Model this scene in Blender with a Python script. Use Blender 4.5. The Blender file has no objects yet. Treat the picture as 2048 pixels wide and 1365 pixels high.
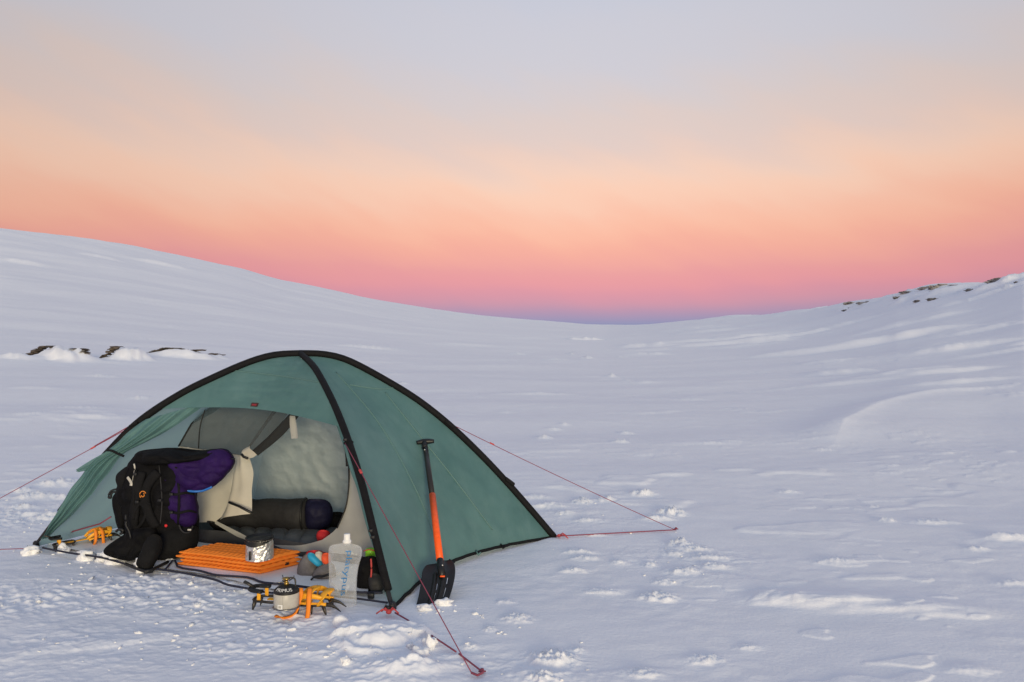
import bpy, bmesh, math, random
import numpy as np
from mathutils import Vector, Matrix, noise
from mathutils.bvhtree import BVHTree

random.seed(7)
S = bpy.context.scene
COL = S.collection
R_ = math.radians

# ------------------------------------------------------------------ camera, sky, sun, exposure
CAM_H = 1.36
FPX = 28.0 / 36.0 * 2048.0          # focal length in photo pixels
HY = 682.5
cd = bpy.data.cameras.new('camera')
cd.lens = 28.0; cd.sensor_width = 36.0; cd.clip_start = 0.05; cd.clip_end = 20000
cam = bpy.data.objects.new('camera', cd); COL.objects.link(cam)
cam.location = (0, 0, CAM_H); cam.rotation_euler = (R_(90), 0, 0)
S.camera = cam

W = bpy.data.worlds.new('World'); S.world = W; W.use_nodes = True
nt = W.node_tree; nt.nodes.clear()
def wn(t): return nt.nodes.new(t)
out = wn('ShaderNodeOutputWorld'); bg = wn('ShaderNodeBackground')
tc = wn('ShaderNodeTexCoord'); sep = wn('ShaderNodeSeparateXYZ')
nt.links.new(tc.outputs['Generated'], sep.inputs[0])
mp = wn('ShaderNodeMapping'); mp.vector_type = 'TEXTURE'; mp.inputs['Scale'].default_value = (0.55, 0.55, 0.14)
mp.inputs['Rotation'].default_value = (0, R_(24), 0)
nt.links.new(tc.outputs['Generated'], mp.inputs[0])
nz = wn('ShaderNodeTexNoise'); nz.inputs['Scale'].default_value = 2.3; nz.inputs['Detail'].default_value = 6
nz.inputs['Roughness'].default_value = 0.5
nt.links.new(mp.outputs[0], nz.inputs['Vector'])
ma = wn('ShaderNodeMath'); ma.operation = 'MULTIPLY_ADD'      # thin high haze shifts the twilight bands a little
ma.inputs[1].default_value = 0.10; ma.inputs[2].default_value = -0.045
nt.links.new(nz.outputs['Fac'], ma.inputs[0])
damp = wn('ShaderNodeMath'); damp.operation = 'MULTIPLY'; damp.use_clamp = False
dm = wn('ShaderNodeMapRange'); dm.inputs['From Min'].default_value = 0.02; dm.inputs['From Max'].default_value = 0.2
nt.links.new(sep.outputs['Z'], dm.inputs['Value'])
nt.links.new(ma.outputs[0], damp.inputs[0]); nt.links.new(dm.outputs[0], damp.inputs[1])
ad = wn('ShaderNodeMath'); ad.operation = 'ADD'
nt.links.new(sep.outputs['Z'], ad.inputs[0]); nt.links.new(damp.outputs[0], ad.inputs[1])
ramp = wn('ShaderNodeValToRGB'); ramp.color_ramp.interpolation = 'CARDINAL'
def lin(c):
    return tuple(((v/255)/12.92 if v/255 <= 0.04045 else (((v/255)+0.055)/1.055)**2.4) for v in c)
SKY = [(0.000, (130, 142, 178)), (0.022, (150, 150, 184)), (0.043, (200, 153, 174)), (0.066, (228, 156, 166)),
       (0.093, (240, 167, 162)), (0.128, (251, 185, 163)), (0.163, (253, 202, 178)), (0.198, (250, 211, 190)),
       (0.240, (234, 209, 199)), (0.280, (224, 209, 206)), (0.33, (214, 210, 217)), (0.40, (208, 210, 223)),
       (0.60, (194, 206, 229)), (1.0, (167, 183, 213))]
cr = ramp.color_ramp
cr.elements[0].position, cr.elements[0].color = SKY[0][0], lin(SKY[0][1]) + (1,)
cr.elements[1].position, cr.elements[1].color = SKY[-1][0], lin(SKY[-1][1]) + (1,)
for p, c in SKY[1:-1]:
    e = cr.elements.new(p); e.color = lin(c) + (1,)
# the warm bands climb a little away from the antisolar point
xs_ = wn('ShaderNodeMath'); xs_.operation = 'SUBTRACT'; xs_.inputs[1].default_value = 0.1
x2 = wn('ShaderNodeMath'); x2.operation = 'MULTIPLY'; x3 = wn('ShaderNodeMath'); x3.operation = 'MULTIPLY_ADD'; x3.inputs[1].default_value = -0.055
nt.links.new(sep.outputs['X'], xs_.inputs[0]); nt.links.new(xs_.outputs[0], x2.inputs[0]); nt.links.new(xs_.outputs[0], x2.inputs[1])
nt.links.new(x2.outputs[0], x3.inputs[0]); nt.links.new(ad.outputs[0], x3.inputs[2])
nt.links.new(x3.outputs[0], ramp.inputs[0])
nt.links.new(ramp.outputs[0], bg.inputs['Color'])
# the twilight arch is brightest opposite the sun and dims gently away from that point
dt = wn('ShaderNodeVectorMath'); dt.operation = 'DOT_PRODUCT'; dt.inputs[1].default_value = (0.08, 0.995, 0.06)
nt.links.new(tc.outputs['Generated'], dt.inputs[0])
mx0 = wn('ShaderNodeMath'); mx0.operation = 'MAXIMUM'; mx0.inputs[1].default_value = 0.0
pw = wn('ShaderNodeMath'); pw.operation = 'POWER'; pw.inputs[1].default_value = 5.0
sc_ = wn('ShaderNodeMath'); sc_.operation = 'MULTIPLY_ADD'; sc_.inputs[1].default_value = 0.28; sc_.inputs[2].default_value = 0.72
nt.links.new(dt.outputs['Value'], mx0.inputs[0]); nt.links.new(mx0.outputs[0], pw.inputs[0]); nt.links.new(pw.outputs[0], sc_.inputs[0])
nt.links.new(sc_.outputs[0], bg.inputs['Strength'])
nt.links.new(bg.outputs[0], out.inputs[0])

sl = bpy.data.lights.new('sun', 'SUN'); sl.energy = 2.55; sl.angle = R_(14); sl.color = (1.0, 0.86, 0.58)
sun = bpy.data.objects.new('sun', sl); COL.objects.link(sun)
SUN_EL, SUN_AZ = 6.5, 14.0           # low glow behind the photographer, slightly to the right
sun.rotation_euler = (R_(90 - SUN_EL), 0, R_(SUN_AZ))

S.view_settings.view_transform = 'Standard'; S.view_settings.look = 'None'
S.view_settings.exposure = 0.0; S.view_settings.gamma = 1.0; S.view_settings.use_curve_mapping = False
S.cycles.max_bounces = 10; S.cycles.diffuse_bounces = 5; S.cycles.transparent_max_bounces = 12
S.cycles.use_denoising = True

# ------------------------------------------------------------------ helpers
def ray(px, py): return Vector(((px - 1024.0) / FPX, 1.0, -(py - HY) / FPX))
C0 = Vector((0, 0, CAM_H))
def at(px, py, Y): return C0 + ray(px, py) * Y
def gnd(px, py, z=0.0):
    return at(px, py, (CAM_H - z) * FPX / (py - HY))
def onplane(px, py, P, N):
    d = ray(px, py); return C0 + d * ((P - C0).dot(N) / d.dot(N))

def spline(pts, n, closed=False):
    pts = [Vector(p) for p in pts]; m = len(pts); o = []
    segs = m if closed else m - 1
    K = 16
    for i in range(segs):
        if closed: a, b, c, d = pts[(i-1) % m], pts[i], pts[(i+1) % m], pts[(i+2) % m]
        else: a, b, c, d = pts[max(i-1, 0)], pts[i], pts[i+1], pts[min(i+2, m-1)]
        for k in range(K):
            t = k / K
            o.append(0.5 * ((2*b) + (c-a)*t + (2*a-5*b+4*c-d)*t*t + (3*b-a-3*c+d)*t**3))
    o.append(pts[0].copy() if closed else pts[-1].copy())
    L = [0.0]
    for i in range(1, len(o)): L.append(L[-1] + (o[i]-o[i-1]).length)
    res = []; cnt = n if closed else n - 1; j = 0
    for i in range(n):
        t = L[-1] * i / cnt
        while j < len(o) - 2 and L[j+1] < t: j += 1
        s = (t - L[j]) / max(L[j+1]-L[j], 1e-9)
        res.append(o[j].lerp(o[j+1], min(max(s, 0), 1)))
    return res

class M:                                        # mesh builder: collects shapes into one mesh
    def __init__(s): s.V = []; s.F = []
    def add(s, V, F):
        b = len(s.V); s.V += [Vector(v) for v in V]; s.F += [tuple(b+i for i in f) for f in F]; return s
    def tube(s, pts, r, n=8, caps=True, flat=1.0, up=Vector((0, 0, 1))):
        pts = [Vector(p) for p in pts]; k = len(pts)
        rr = r if hasattr(r, '__len__') else [r]*k
        V = []; F = []
        for i, p in enumerate(pts):
            t = (pts[min(i+1, k-1)] - pts[max(i-1, 0)]).normalized()
            a = t.cross(up)
            if a.length < 1e-3: a = t.cross(Vector((1, 0, 0)))
            a.normalize(); b = a.cross(t).normalized()
            for j in range(n):
                q = 2*math.pi*j/n
                V.append(p + a*(math.cos(q)*rr[i]*flat) + b*(math.sin(q)*rr[i]))
        for i in range(k-1):
            for j in range(n):
                F.append((i*n+j, i*n+(j+1) % n, (i+1)*n+(j+1) % n, (i+1)*n+j))
        if caps:
            F.append(tuple(range(n))[::-1]); F.append(tuple((k-1)*n+j for j in range(n)))
        return s.add(V, F)
    def box(s, c, sx, sy, sz, X=Vector((1, 0, 0)), Y=Vector((0, 1, 0)), bev=0.0):
        c = Vector(c); Z = X.cross(Y)
        if bev <= 0:
            V = [c + X*(a*sx/2) + Y*(b*sy/2) + Z*(d*sz/2) for d in (-1, 1) for b in (-1, 1) for a in (-1, 1)]
            return s.add(V, [(0, 2, 3, 1), (4, 5, 7, 6), (0, 1, 5, 4), (2, 6, 7, 3), (0, 4, 6, 2), (1, 3, 7, 5)])
        bm = bmesh.new(); bmesh.ops.create_cube(bm, size=1.0)
        for v in bm.verts: v.co = Vector((v.co.x*sx, v.co.y*sy, v.co.z*sz))
        bmesh.ops.bevel(bm, geom=bm.edges[:], offset=bev, segments=2, affect='EDGES', profile=0.5)
        bm.verts.index_update()
        V = [c + X*v.co.x + Y*v.co.y + Z*v.co.z for v in bm.verts]; F = [tuple(v.index for v in f.verts) for f in bm.faces]
        bm.free(); return s.add(V, F)
    def lathe(s, c, prof, n=32, X=Vector((1, 0, 0)), Y=Vector((0, 1, 0))):
        c = Vector(c); Z = X.cross(Y); V = []; F = []; k = len(prof)
        for (r, z) in prof:
            for j in range(n):
                q = 2*math.pi*j/n
                V.append(c + X*(r*math.cos(q)) + Y*(r*math.sin(q)) + Z*z)
        for i in range(k-1):
            for j in range(n): F.append((i*n+j, i*n+(j+1) % n, (i+1)*n+(j+1) % n, (i+1)*n+j))
        F.append(tuple(range(n))[::-1]); F.append(tuple((k-1)*n+j for j in range(n)))
        return s.add(V, F)
    def grid(s, G):
        n, m = len(G), len(G[0])
        V = [p for row in G for p in row]
        F = [(i*m+j, i*m+j+1, (i+1)*m+j+1, (i+1)*m+j) for i in range(n-1) for j in range(m-1)]
        return s.add(V, F)
    def ico(s, c, r, sub=2, sc=(1, 1, 1), amp=0.25, fr=2.0, seed=0, rot=0.0):
        bm = bmesh.new(); bmesh.ops.create_icosphere(bm, subdivisions=sub, radius=1.0)
        bm.verts.index_update(); off = Vector((seed*3.7, seed*1.3, -seed*2.1))
        V = []; cr_, sr_ = math.cos(rot), math.sin(rot)
        for v in bm.verts:
            k = 1 + amp*noise.noise(v.co*fr + off) + 0.4*amp*noise.noise(v.co*fr*2.3 + off)
            x, y, z = v.co.x*k*r*sc[0], v.co.y*k*r*sc[1], v.co.z*k*r*sc[2]
            V.append(Vector(c) + Vector((x*cr_-y*sr_, x*sr_+y*cr_, z)))
        F = [tuple(v.index for v in f.verts) for f in bm.faces]; bm.free()
        return s.add(V, F)
    def tree(s): return BVHTree.FromPolygons([tuple(v) for v in s.V], s.F)

def wloc(o):
    v = Vector((0, 0, 0))
    while o is not None: v += o.location; o = o.parent
    return v
def obj(name, mb, mat, parent=None, smooth=True, origin=None):
    """ONE mesh object from world-space shapes; its origin is its parent's, or `origin`."""
    o0 = wloc(parent) if parent else Vector(origin if origin is not None else (0, 0, 0))
    me = bpy.data.meshes.new(name)
    me.from_pydata([tuple(v - o0) for v in mb.V], [], mb.F)
    if smooth: me.polygons.foreach_set('use_smooth', [True]*len(me.polygons))
    me.materials.append(mat); me.update()
    o = bpy.data.objects.new(name, me); COL.objects.link(o)
    if parent: o.parent = parent
    else: o.location = o0
    return o
def tag(o, label, cat, group=None):
    o['label'] = label; o['category'] = cat
    if group: o['group'] = group
    return o
def thing(name, label, cat, loc, group=None):
    o = bpy.data.objects.new(name, None); COL.objects.link(o); o.location = Vector(loc)
    o.empty_display_size = 0.1
    return tag(o, label, cat, group)
def solid(o, th, offset=0):
    m = o.modifiers.new('thickness', 'SOLIDIFY'); m.thickness = th; m.offset = offset
    return o

def mat(name, col, rough=0.7, var=0.0, vscale=6.0, bump=0.0, bscale=60.0, metal=0.0, transl=0.0, spec=0.4, col2=None, weave=False, tcol=None):
    m = bpy.data.materials.new(name); m.use_nodes = True
    n = m.node_tree.nodes; l = m.node_tree.links
    b = n['Principled BSDF']; b.inputs['Roughness'].default_value = rough; b.inputs['Metallic'].default_value = metal
    b.inputs['Specular IOR Level'].default_value = spec
    c = n.new('ShaderNodeTexCoord')
    src = None
    if var > 0 or col2:
        t = n.new('ShaderNodeTexNoise'); t.inputs['Scale'].default_value = vscale; t.inputs['Detail'].default_value = 6
        t.inputs['Roughness'].default_value = 0.6
        l.new(c.outputs['Object'], t.inputs['Vector'])
        r = n.new('ShaderNodeValToRGB')
        r.color_ramp.elements[0].position = 0.32; r.color_ramp.elements[1].position = 0.68
        a = [max(0, v*(1-var)) for v in col]; d = list(col2) if col2 else [v*(1+var) for v in col]
        r.color_ramp.elements[0].color = (*a, 1); r.color_ramp.elements[1].color = (*d, 1)
        l.new(t.outputs['Fac'], r.inputs[0]); l.new(r.outputs[0], b.inputs['Base Color']); src = r.outputs[0]
    else:
        b.inputs['Base Color'].default_value = (*col, 1)
    if weave and src:                            # faded vertical streaks and pale rime patches worn into the cloth
        mpn = n.new('ShaderNodeMapping'); mpn.inputs['Scale'].default_value = (5.0, 5.0, 1.2); l.new(c.outputs['Object'], mpn.inputs[0])
        t3 = n.new('ShaderNodeTexNoise'); t3.inputs['Scale'].default_value = 2.4; t3.inputs['Detail'].default_value = 7; t3.inputs['Roughness'].default_value = 0.65
        l.new(mpn.outputs[0], t3.inputs['Vector'])
        r3 = n.new('ShaderNodeMapRange'); r3.inputs['From Min'].default_value = 0.48; r3.inputs['From Max'].default_value = 0.72; r3.inputs['To Max'].default_value = 0.30
        l.new(t3.outputs['Fac'], r3.inputs['Value'])
        m3 = n.new('ShaderNodeMix'); m3.data_type = 'RGBA'; l.new(r3.outputs[0], m3.inputs['Factor']); l.new(src, m3.inputs['A']); m3.inputs['B'].default_value = (0.23, 0.37, 0.36, 1)
        l.new(m3.outputs['Result'], b.inputs['Base Color']); src = m3.outputs['Result']
    if bump > 0:
        t2 = n.new('ShaderNodeTexNoise'); t2.inputs['Scale'].default_value = bscale; t2.inputs['Detail'].default_value = 5
        l.new(c.outputs['Object'], t2.inputs['Vector'])
        bp = n.new('ShaderNodeBump'); bp.inputs['Strength'].default_value = 1.0; bp.inputs['Distance'].default_value = bump
        l.new(t2.outputs['Fac'], bp.inputs['Height']); l.new(bp.outputs[0], b.inputs['Normal'])
    if transl > 0:
        tr = n.new('ShaderNodeBsdfTranslucent'); mx = n.new('ShaderNodeMixShader'); mx.inputs[0].default_value = transl
        if tcol: tr.inputs['Color'].default_value = (*tcol, 1)
        elif src: l.new(src, tr.inputs['Color'])
        else: tr.inputs['Color'].default_value = (*col, 1)
        l.new(b.outputs[0], mx.inputs[1]); l.new(tr.outputs[0], mx.inputs[2])
        l.new(mx.outputs[0], n['Material Output'].inputs['Surface'])
    return m
def see_through(m, fac):                        # a woven mesh: part of the light passes straight through the holes
    n = m.node_tree.nodes; l = m.node_tree.links
    cur = n['Material Output'].inputs['Surface'].links[0].from_socket
    t = n.new('ShaderNodeBsdfTransparent'); x = n.new('ShaderNodeMixShader'); x.inputs[0].default_value = fac
    l.new(cur, x.inputs[1]); l.new(t.outputs[0], x.inputs[2]); l.new(x.outputs[0], n['Material Output'].inputs['Surface'])
    return m

# ------------------------------------------------------------------ materials
m_snow = mat('snow', (0.84, 0.86, 0.91), 0.65, 0.02, 3.0, 0.003, 45.0, spec=0.25)
m_crumb = mat('snow_crumb', (0.87, 0.88, 0.90), 0.6, 0.0, 3.0, 0.004, 60.0, spec=0.25)
m_rock = mat('rock', (0.105, 0.084, 0.068), 0.9, 0.45, 2.5, 0.05, 6.0)
m_rock2 = mat('dusted_rock', (0.15, 0.125, 0.105), 0.9, 0.3, 2.2, 0.05, 6.0, col2=(0.42, 0.41, 0.41))
m_fly = mat('fly_fabric', (0.100, 0.228, 0.228), 0.6, 0.10, 2.6, 0.0015, 240.0, transl=0.38, spec=0.25, tcol=(0.36, 0.50, 0.49), col2=(0.146, 0.292, 0.288), weave=True)
m_fly_bright = mat('fly_brightened', (0.150, 0.265, 0.257), 0.6, 0.12, 3.2, 0.0015, 240.0, transl=0.6, spec=0.35, tcol=(0.42, 0.58, 0.54))  # same fly cloth, colour and translucence raised to stand for light passing through
m_sleeve = mat('black_sleeve', (0.006, 0.006, 0.007), 0.7, 0.3, 30, 0.002, 300, spec=0.2)
m_pole = mat('black_pole', (0.015, 0.015, 0.017), 0.35)
m_inner = mat('inner_fabric', (0.60, 0.59, 0.55), 0.8, 0.10, 4.0, 0.001, 150.0, transl=0.45, spec=0.2)
m_innerback = mat('inner_back_fabric', (0.74, 0.81, 0.84), 0.8, 0.06, 5.0, 0.022, 8.0, transl=0.55, spec=0.2)
m_mesh = see_through(mat('insect_mesh', (0.070, 0.076, 0.078), 0.9, 0.15, 20, transl=0.2), 0.38)
m_meshd = see_through(mat('dark_mesh', (0.012, 0.012, 0.012), 0.9), 0.06)
m_cream = mat('cream_fabric', (0.68, 0.64, 0.55), 0.8, 0.08, 5.0, 0.001, 120, transl=0.3)
m_floor = mat('floor_fabric', (0.040, 0.041, 0.045), 0.55, 0.2, 5.0, 0.002, 60)
m_gsheet = mat('groundsheet', (0.88, 0.88, 0.88), 0.6, 0.08, 4.0, 0.004, 14)
m_cord = mat('red_cord', (0.24, 0.05, 0.085), 0.7)
m_redtape = mat('red_tape', (0.50, 0.06, 0.06), 0.6)
m_strap = mat('navy_webbing', (0.018, 0.02, 0.04), 0.7)
m_black = mat('black_nylon', (0.0045, 0.0045, 0.0055), 0.75, 0.35, 12, 0.003, 70, spec=0.12)
m_black2 = mat('black_padding', (0.008, 0.008, 0.009), 0.85, 0.25, 18, 0.002, 150, spec=0.15)
m_purple = mat('purple_nylon', (0.020, 0.006, 0.066), 0.7, 0.3, 9, 0.004, 40, spec=0.15)
m_blue = mat('blue_trim', (0.02, 0.14, 0.50), 0.5)
m_cyan = mat('cyan_cloth', (0.02, 0.30, 0.52), 0.6, 0.15, 20)
m_red = mat('red_cloth', (0.60, 0.025, 0.03), 0.7, 0.15, 20)
m_orred = mat('orange_red_cloth', (0.80, 0.10, 0.03), 0.6)
m_white = mat('white_plastic', (0.80, 0.80, 0.78), 0.4)
m_orange = mat('orange_foam', (0.80, 0.22, 0.025), 0.75, 0.06, 8, 0.001, 200)
m_foil = mat('foil', (0.72, 0.71, 0.69), 0.38, 0.06, 20, 0.004, 70, metal=0.85)
m_lid = mat('black_lid', (0.009, 0.009, 0.010), 0.5)
m_steel = mat('steel', (0.25, 0.24, 0.23), 0.35, 0.2, 30, metal=1.0)
m_darksteel = mat('dark_steel', (0.06, 0.055, 0.05), 0.45, 0.4, 40, metal=0.7)
m_can = mat('canister_grey', (0.46, 0.44, 0.39), 0.4, 0.08, 30)
m_brass = mat('brass', (0.42, 0.28, 0.08), 0.35, metal=0.9)
m_yel = mat('yellow_plastic', (0.80, 0.38, 0.02), 0.45, 0.12, 25)
m_yelstrap = mat('orange_strap', (0.85, 0.25, 0.02), 0.7)
m_shov = mat('shovel_blade_black', (0.010, 0.010, 0.011), 0.42, 0.3, 20, 0.0008, 90)
m_shaft = mat('shaft_black', (0.020, 0.018, 0.017), 0.35)
m_shafto = mat('shaft_orange', (0.95, 0.115, 0.012), 0.40, 0.10, 45, 0.0006, 120)
m_roll = mat('charcoal_nylon', (0.026, 0.026, 0.029), 0.65, 0.2, 10, 0.006, 22, spec=0.2)
m_navy = mat('navy_nylon', (0.008, 0.008, 0.030), 0.65, 0.25, 10, 0.005, 30, spec=0.2)
m_grey = mat('grey_quilt', (0.13, 0.135, 0.145), 0.7, 0.2, 12, 0.006, 25)
m_greysack = mat('grey_sack', (0.16, 0.15, 0.15), 0.8, 0.2, 14, 0.003, 80)
m_green = mat('green_plastic', (0.12, 0.50, 0.03), 0.4)
m_label = mat('white_print', (0.78, 0.78, 0.76), 0.5)
m_blueprint = mat('blue_print', (0.045, 0.19, 0.42), 0.5)
m_orangeprint = mat('orange_print', (0.65, 0.22, 0.03), 0.6)
m_bot = bpy.data.materials.new('clear_plastic'); m_bot.use_nodes = True
def _bot():
    n = m_bot.node_tree.nodes; l = m_bot.node_tree.links; b = n['Principled BSDF']
    b.inputs['Base Color'].default_value = (0.80, 0.82, 0.83, 1); b.inputs['Roughness'].default_value = 0.18
    b.inputs['Specular IOR Level'].default_value = 0.7
    c = n.new('ShaderNodeTexCoord'); t = n.new('ShaderNodeTexNoise'); t.inputs['Scale'].default_value = 12; t.inputs['Detail'].default_value = 3
    l.new(c.outputs['Object'], t.inputs['Vector'])
    bp = n.new('ShaderNodeBump'); bp.inputs['Distance'].default_value = 0.02; l.new(t.outputs['Fac'], bp.inputs['Height']); l.new(bp.outputs[0], b.inputs['Normal'])
    tr = n.new('ShaderNodeBsdfTransparent'); tr.inputs['Color'].default_value = (0.97, 0.98, 1, 1)
    mx = n.new('ShaderNodeMixShader')
    lw = n.new('ShaderNodeLayerWeight'); lw.inputs['Blend'].default_value = 0.35; l.new(bp.outputs[0], lw.inputs['Normal'])
    mr = n.new('ShaderNodeMapRange'); mr.inputs['To Min'].default_value = 0.86; mr.inputs['To Max'].default_value = 0.25
    l.new(lw.outputs['Facing'], mr.inputs['Value']); l.new(mr.outputs[0], mx.inputs[0])
    l.new(b.outputs[0], mx.inputs[1]); l.new(tr.outputs[0], mx.inputs[2]); l.new(mx.outputs[0], n['Material Output'].inputs['Surface'])
_bot()

# ------------------------------------------------------------------ snow terrain
def pn(x, y, seed=0):
    """2-D gradient noise, about -1..1"""
    x = np.asarray(x, float) + seed*17.31; y = np.asarray(y, float) - seed*9.77
    ix = np.floor(x).astype(np.int64); iy = np.floor(y).astype(np.int64)
    fx = x - ix; fy = y - iy
    u = fx*fx*fx*(fx*(fx*6-15)+10); v = fy*fy*fy*(fy*(fy*6-15)+10)
    def g(a, b, dx, dy):
        h = (a*374761393 + b*668265263 + seed*2246822519) & 0xffffffff
        h = ((h ^ (h >> 13))*1274126177) & 0xffffffff
        h = h ^ (h >> 16)
        an = (h & 0xffff)*(2*math.pi/65536)
        return np.cos(an)*dx + np.sin(an)*dy
    n00 = g(ix, iy, fx, fy); n10 = g(ix+1, iy, fx-1, fy); n01 = g(ix, iy+1, fx, fy-1); n11 = g(ix+1, iy+1, fx-1, fy-1)
    return 1.5*((n00*(1-u)+n10*u)*(1-v) + (n01*(1-u)+n11*u)*v)
def sst(a, b, x):
    t = np.clip((x-a)/(b-a), 0, 1); return t*t*(3-2*t)

SKYLINE = [(-500, 420), (0, 455), (100, 467), (250, 490), (400, 519), (480, 535), (560, 561), (650, 578), (750, 600), (850, 617),
           (940, 630), (1040, 639), (1130, 646), (1220, 652), (1300, 648), (1400, 639), (1500, 630), (1600, 621), (1700, 606),
           (1800, 588), (1860, 574), (1900, 570), (1950, 568), (2048, 549), (2500, 500)]
_az = np.array([math.atan((x-1024)/FPX) for x, y in SKYLINE])
_el = np.array([(HY-y)/FPX*math.cos(math.atan((x-1024)/FPX)) for x, y in SKYLINE])
_az = np.concatenate([[-math.pi, -2.2, -1.4], _az, [1.4, 2.2, math.pi]])
_el = np.concatenate([[0.004, 0.012, 0.12], _el, [0.10, 0.012, 0.004]])
_fine = np.linspace(-math.pi, math.pi, 4001); _elf = np.interp(_fine, _az, _el)
_k = np.hanning(41); _k /= _k.sum(); _elf = np.convolve(np.pad(_elf, 20, mode='edge'), _k, 'valid')
_dz = np.array([-math.pi, -0.8, -0.57, -0.3, 0.0, 0.12, 0.3, 0.45, 0.57, 0.9, math.pi])
_dd = np.array([300, 240, 230, 260, 300, 320, 230, 130, 95, 90, 300.])
def base_h(x, y):
    r = np.hypot(x, y); az = np.arctan2(x, y)
    e = np.interp(az, _fine, _elf); D = np.interp(az, _dz, _dd)
    top = e*D + CAM_H
    s = np.maximum(r-7.0, 0)/(D-7.0)
    q = np.where(s < 1, s**1.55, np.maximum(1 + (s-1) - 5*(s-1)**2, 0.35))
    return top*q
def gnd_at(px, py):
    """where the view ray through a photo pixel meets the snow"""
    d = ray(px, py); Y = np.geomspace(2.0, 600, 6000)
    x = d.x*Y; y = Y; z = CAM_H + d.z*Y
    k = np.nonzero(z < base_h(x, y))[0]
    if len(k): i = k[0]
    else: i = int(np.argmin(np.where(Y < 140, (z - base_h(x, y))/Y, 9)))
    return Vector((x[i], y[i], float(base_h(x[i], y[i]))))

TC = None
L_ = gnd(72, 1094); Rb = gnd(1106, 1076); Ff = gnd(785, 1219); Kb = L_ + Rb - Ff
TC = (L_ + Rb)/2
UX = (Ff - L_).normalized(); VX = Vector((-UX.y, UX.x, 0))       # along the door side, and inwards

# raised bits of snow seen in the photograph: px, py (foot), width px, height px, back length factor
LUMPS = [(1225, 752, 18, 10), (1253, 766, 18, 7), (1088, 878, 26, 12), (1108, 858, 26, 7), (1130, 850, 20, 7), (1253, 865, 24, 8), (1243, 888, 26, 8),
         (1287, 995, 46, 15), (1345, 1034, 46, 18), (1315, 1044, 50, 10), (1175, 722, 24, 9), (1142, 712, 14, 8), (1245, 718, 30, 6),
         (1300, 712, 70, 5), (1185, 682, 120, 10), (1140, 682, 30, 7), (1320, 1205, 62, 16), (1365, 1096, 44, 16),
         (1395, 1106, 60, 12), (1350, 1112, 34, 10), (1420, 1122, 66, 9), (1432, 1140, 44, 9), (1372, 1152, 56, 12), (1330, 1170, 40, 8),
         (1240, 1130, 26, 8), (1302, 1135, 24, 9), (1160, 1110, 48, 8), (1172, 1122, 44, 8), (1148, 1146, 42, 9), (1205, 1190, 60, 8),
         (1035, 1248, 48, 14), (1105, 1335, 80, 22), (1085, 1372, 50, 16), (1155, 1308, 26, 8), (1778, 1047, 28, 11), (1755, 1015, 24, 7),
         (1680, 1130, 74, 9), (1880, 1050, 70, 8), (1960, 1104, 34, 8), (2025, 1084, 70, 9), (2035, 1172, 56, 8),
         (1580, 985, 32, 7), (1070, 1000, 50, 8),
         (1100, 1018, 64, 9), (1165, 1010, 34, 13), (1215, 1006, 40, 12), (1180, 1046, 42, 8), (1130, 1032, 30, 8), (805, 770, 16, 8),
         (788, 752, 18, 6), (738, 699, 110, 7), (200, 753, 56, 6), (275, 799, 28, 7), (150, 818, 90, 5), (60, 836, 60, 6), (1012, 826, 30, 5),
         (1072, 790, 130, 6), (100, 972, 60, 16), (60, 1000, 60, 18), (25, 1022, 40, 14), (90, 1040, 50, 14), (30, 985, 40, 12), (120, 1000, 36, 12),
         (1040, 712, 28, 6), (1110, 724, 40, 5), (1385, 800, 60, 4), (1290, 768, 50, 4), (1480, 820, 60, 5), (1430, 890, 40, 5),
         (1290, 1360, 60, 10), (1420, 1330, 60, 12), (1500, 1300, 40, 6), (930, 830, 40, 4), (690, 1255, 34, 14), (1010, 1210, 30, 7),
         (940, 1300, 24, 8), (980, 1265, 22, 7), (1185, 1075, 50, 6), (1465, 886, 34, 5), (1650, 900, 30, 5)]
DRIFTS = [(1560, 1208, 120, 13, 1.8), (1650, 1216, 190, 14, 1.8), (1790, 1226, 260, 12, 1.8), (1920, 1236, 180, 9, 1.8), (1950, 1350, 90, 9, 1.8), (2030, 1084, 90, 8, 1.8), (1750, 690, 330, 22, 3.0), (1535, 683, 90, 9, 3.0), (1690, 745, 120, 14, 3.0), (1660, 727, 90, 7, 3.0), (1780, 757, 150, 7, 3.0),
          (1930, 770, 220, 10, 3.0), (1950, 697, 200, 16, 3.0), (1900, 750, 200, 12, 3.0), (1290, 692, 90, 12, 3.0), (1345, 690, 90, 6, 2.0), (1420, 664, 120, 8, 3.0),
          (1980, 660, 160, 12, 3.0), (1850, 640, 220, 10, 3.0), (1700, 650, 140, 8, 3.0), (190, 514, 80, 7, 2.0), (320, 530, 90, 7, 2.0), (40, 522, 80, 7, 2.0),
          (1700, 770, 180, 7, 2.0), (1550, 712, 90, 6, 2.0), (60, 780, 90, 5, 2.0), (180, 840, 110, 6, 2.0), (1220, 760, 60, 3, 2.0),
          (106, 723, 96, 31, 1.2), (240, 722, 66, 29, 1.2), (358, 716, 110, 19, 1.2), (432, 716, 34, 9, 1.2), (18, 722, 70, 14, 1.2),
          (1915, 584, 130, 18, 1.6), (1880, 596, 60, 8, 1.6), (1740, 612, 90, 10, 1.6), (1830, 600, 80, 10, 1.6), (2010, 575, 120, 14, 1.6), (1950, 604, 130, 10, 1.6)]
_bumps = []
_rq = random.Random(5)
for _ in range(26):
    _x = _rq.uniform(1690, 2046); DRIFTS.append((_x, float(np.interp(_x, [a for a, b in SKYLINE], [b for a, b in SKYLINE])) + abs(_rq.gauss(0, 1))*13 + 5, _rq.uniform(14, 45), _rq.uniform(3.5, 8), 1.4))
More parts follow.
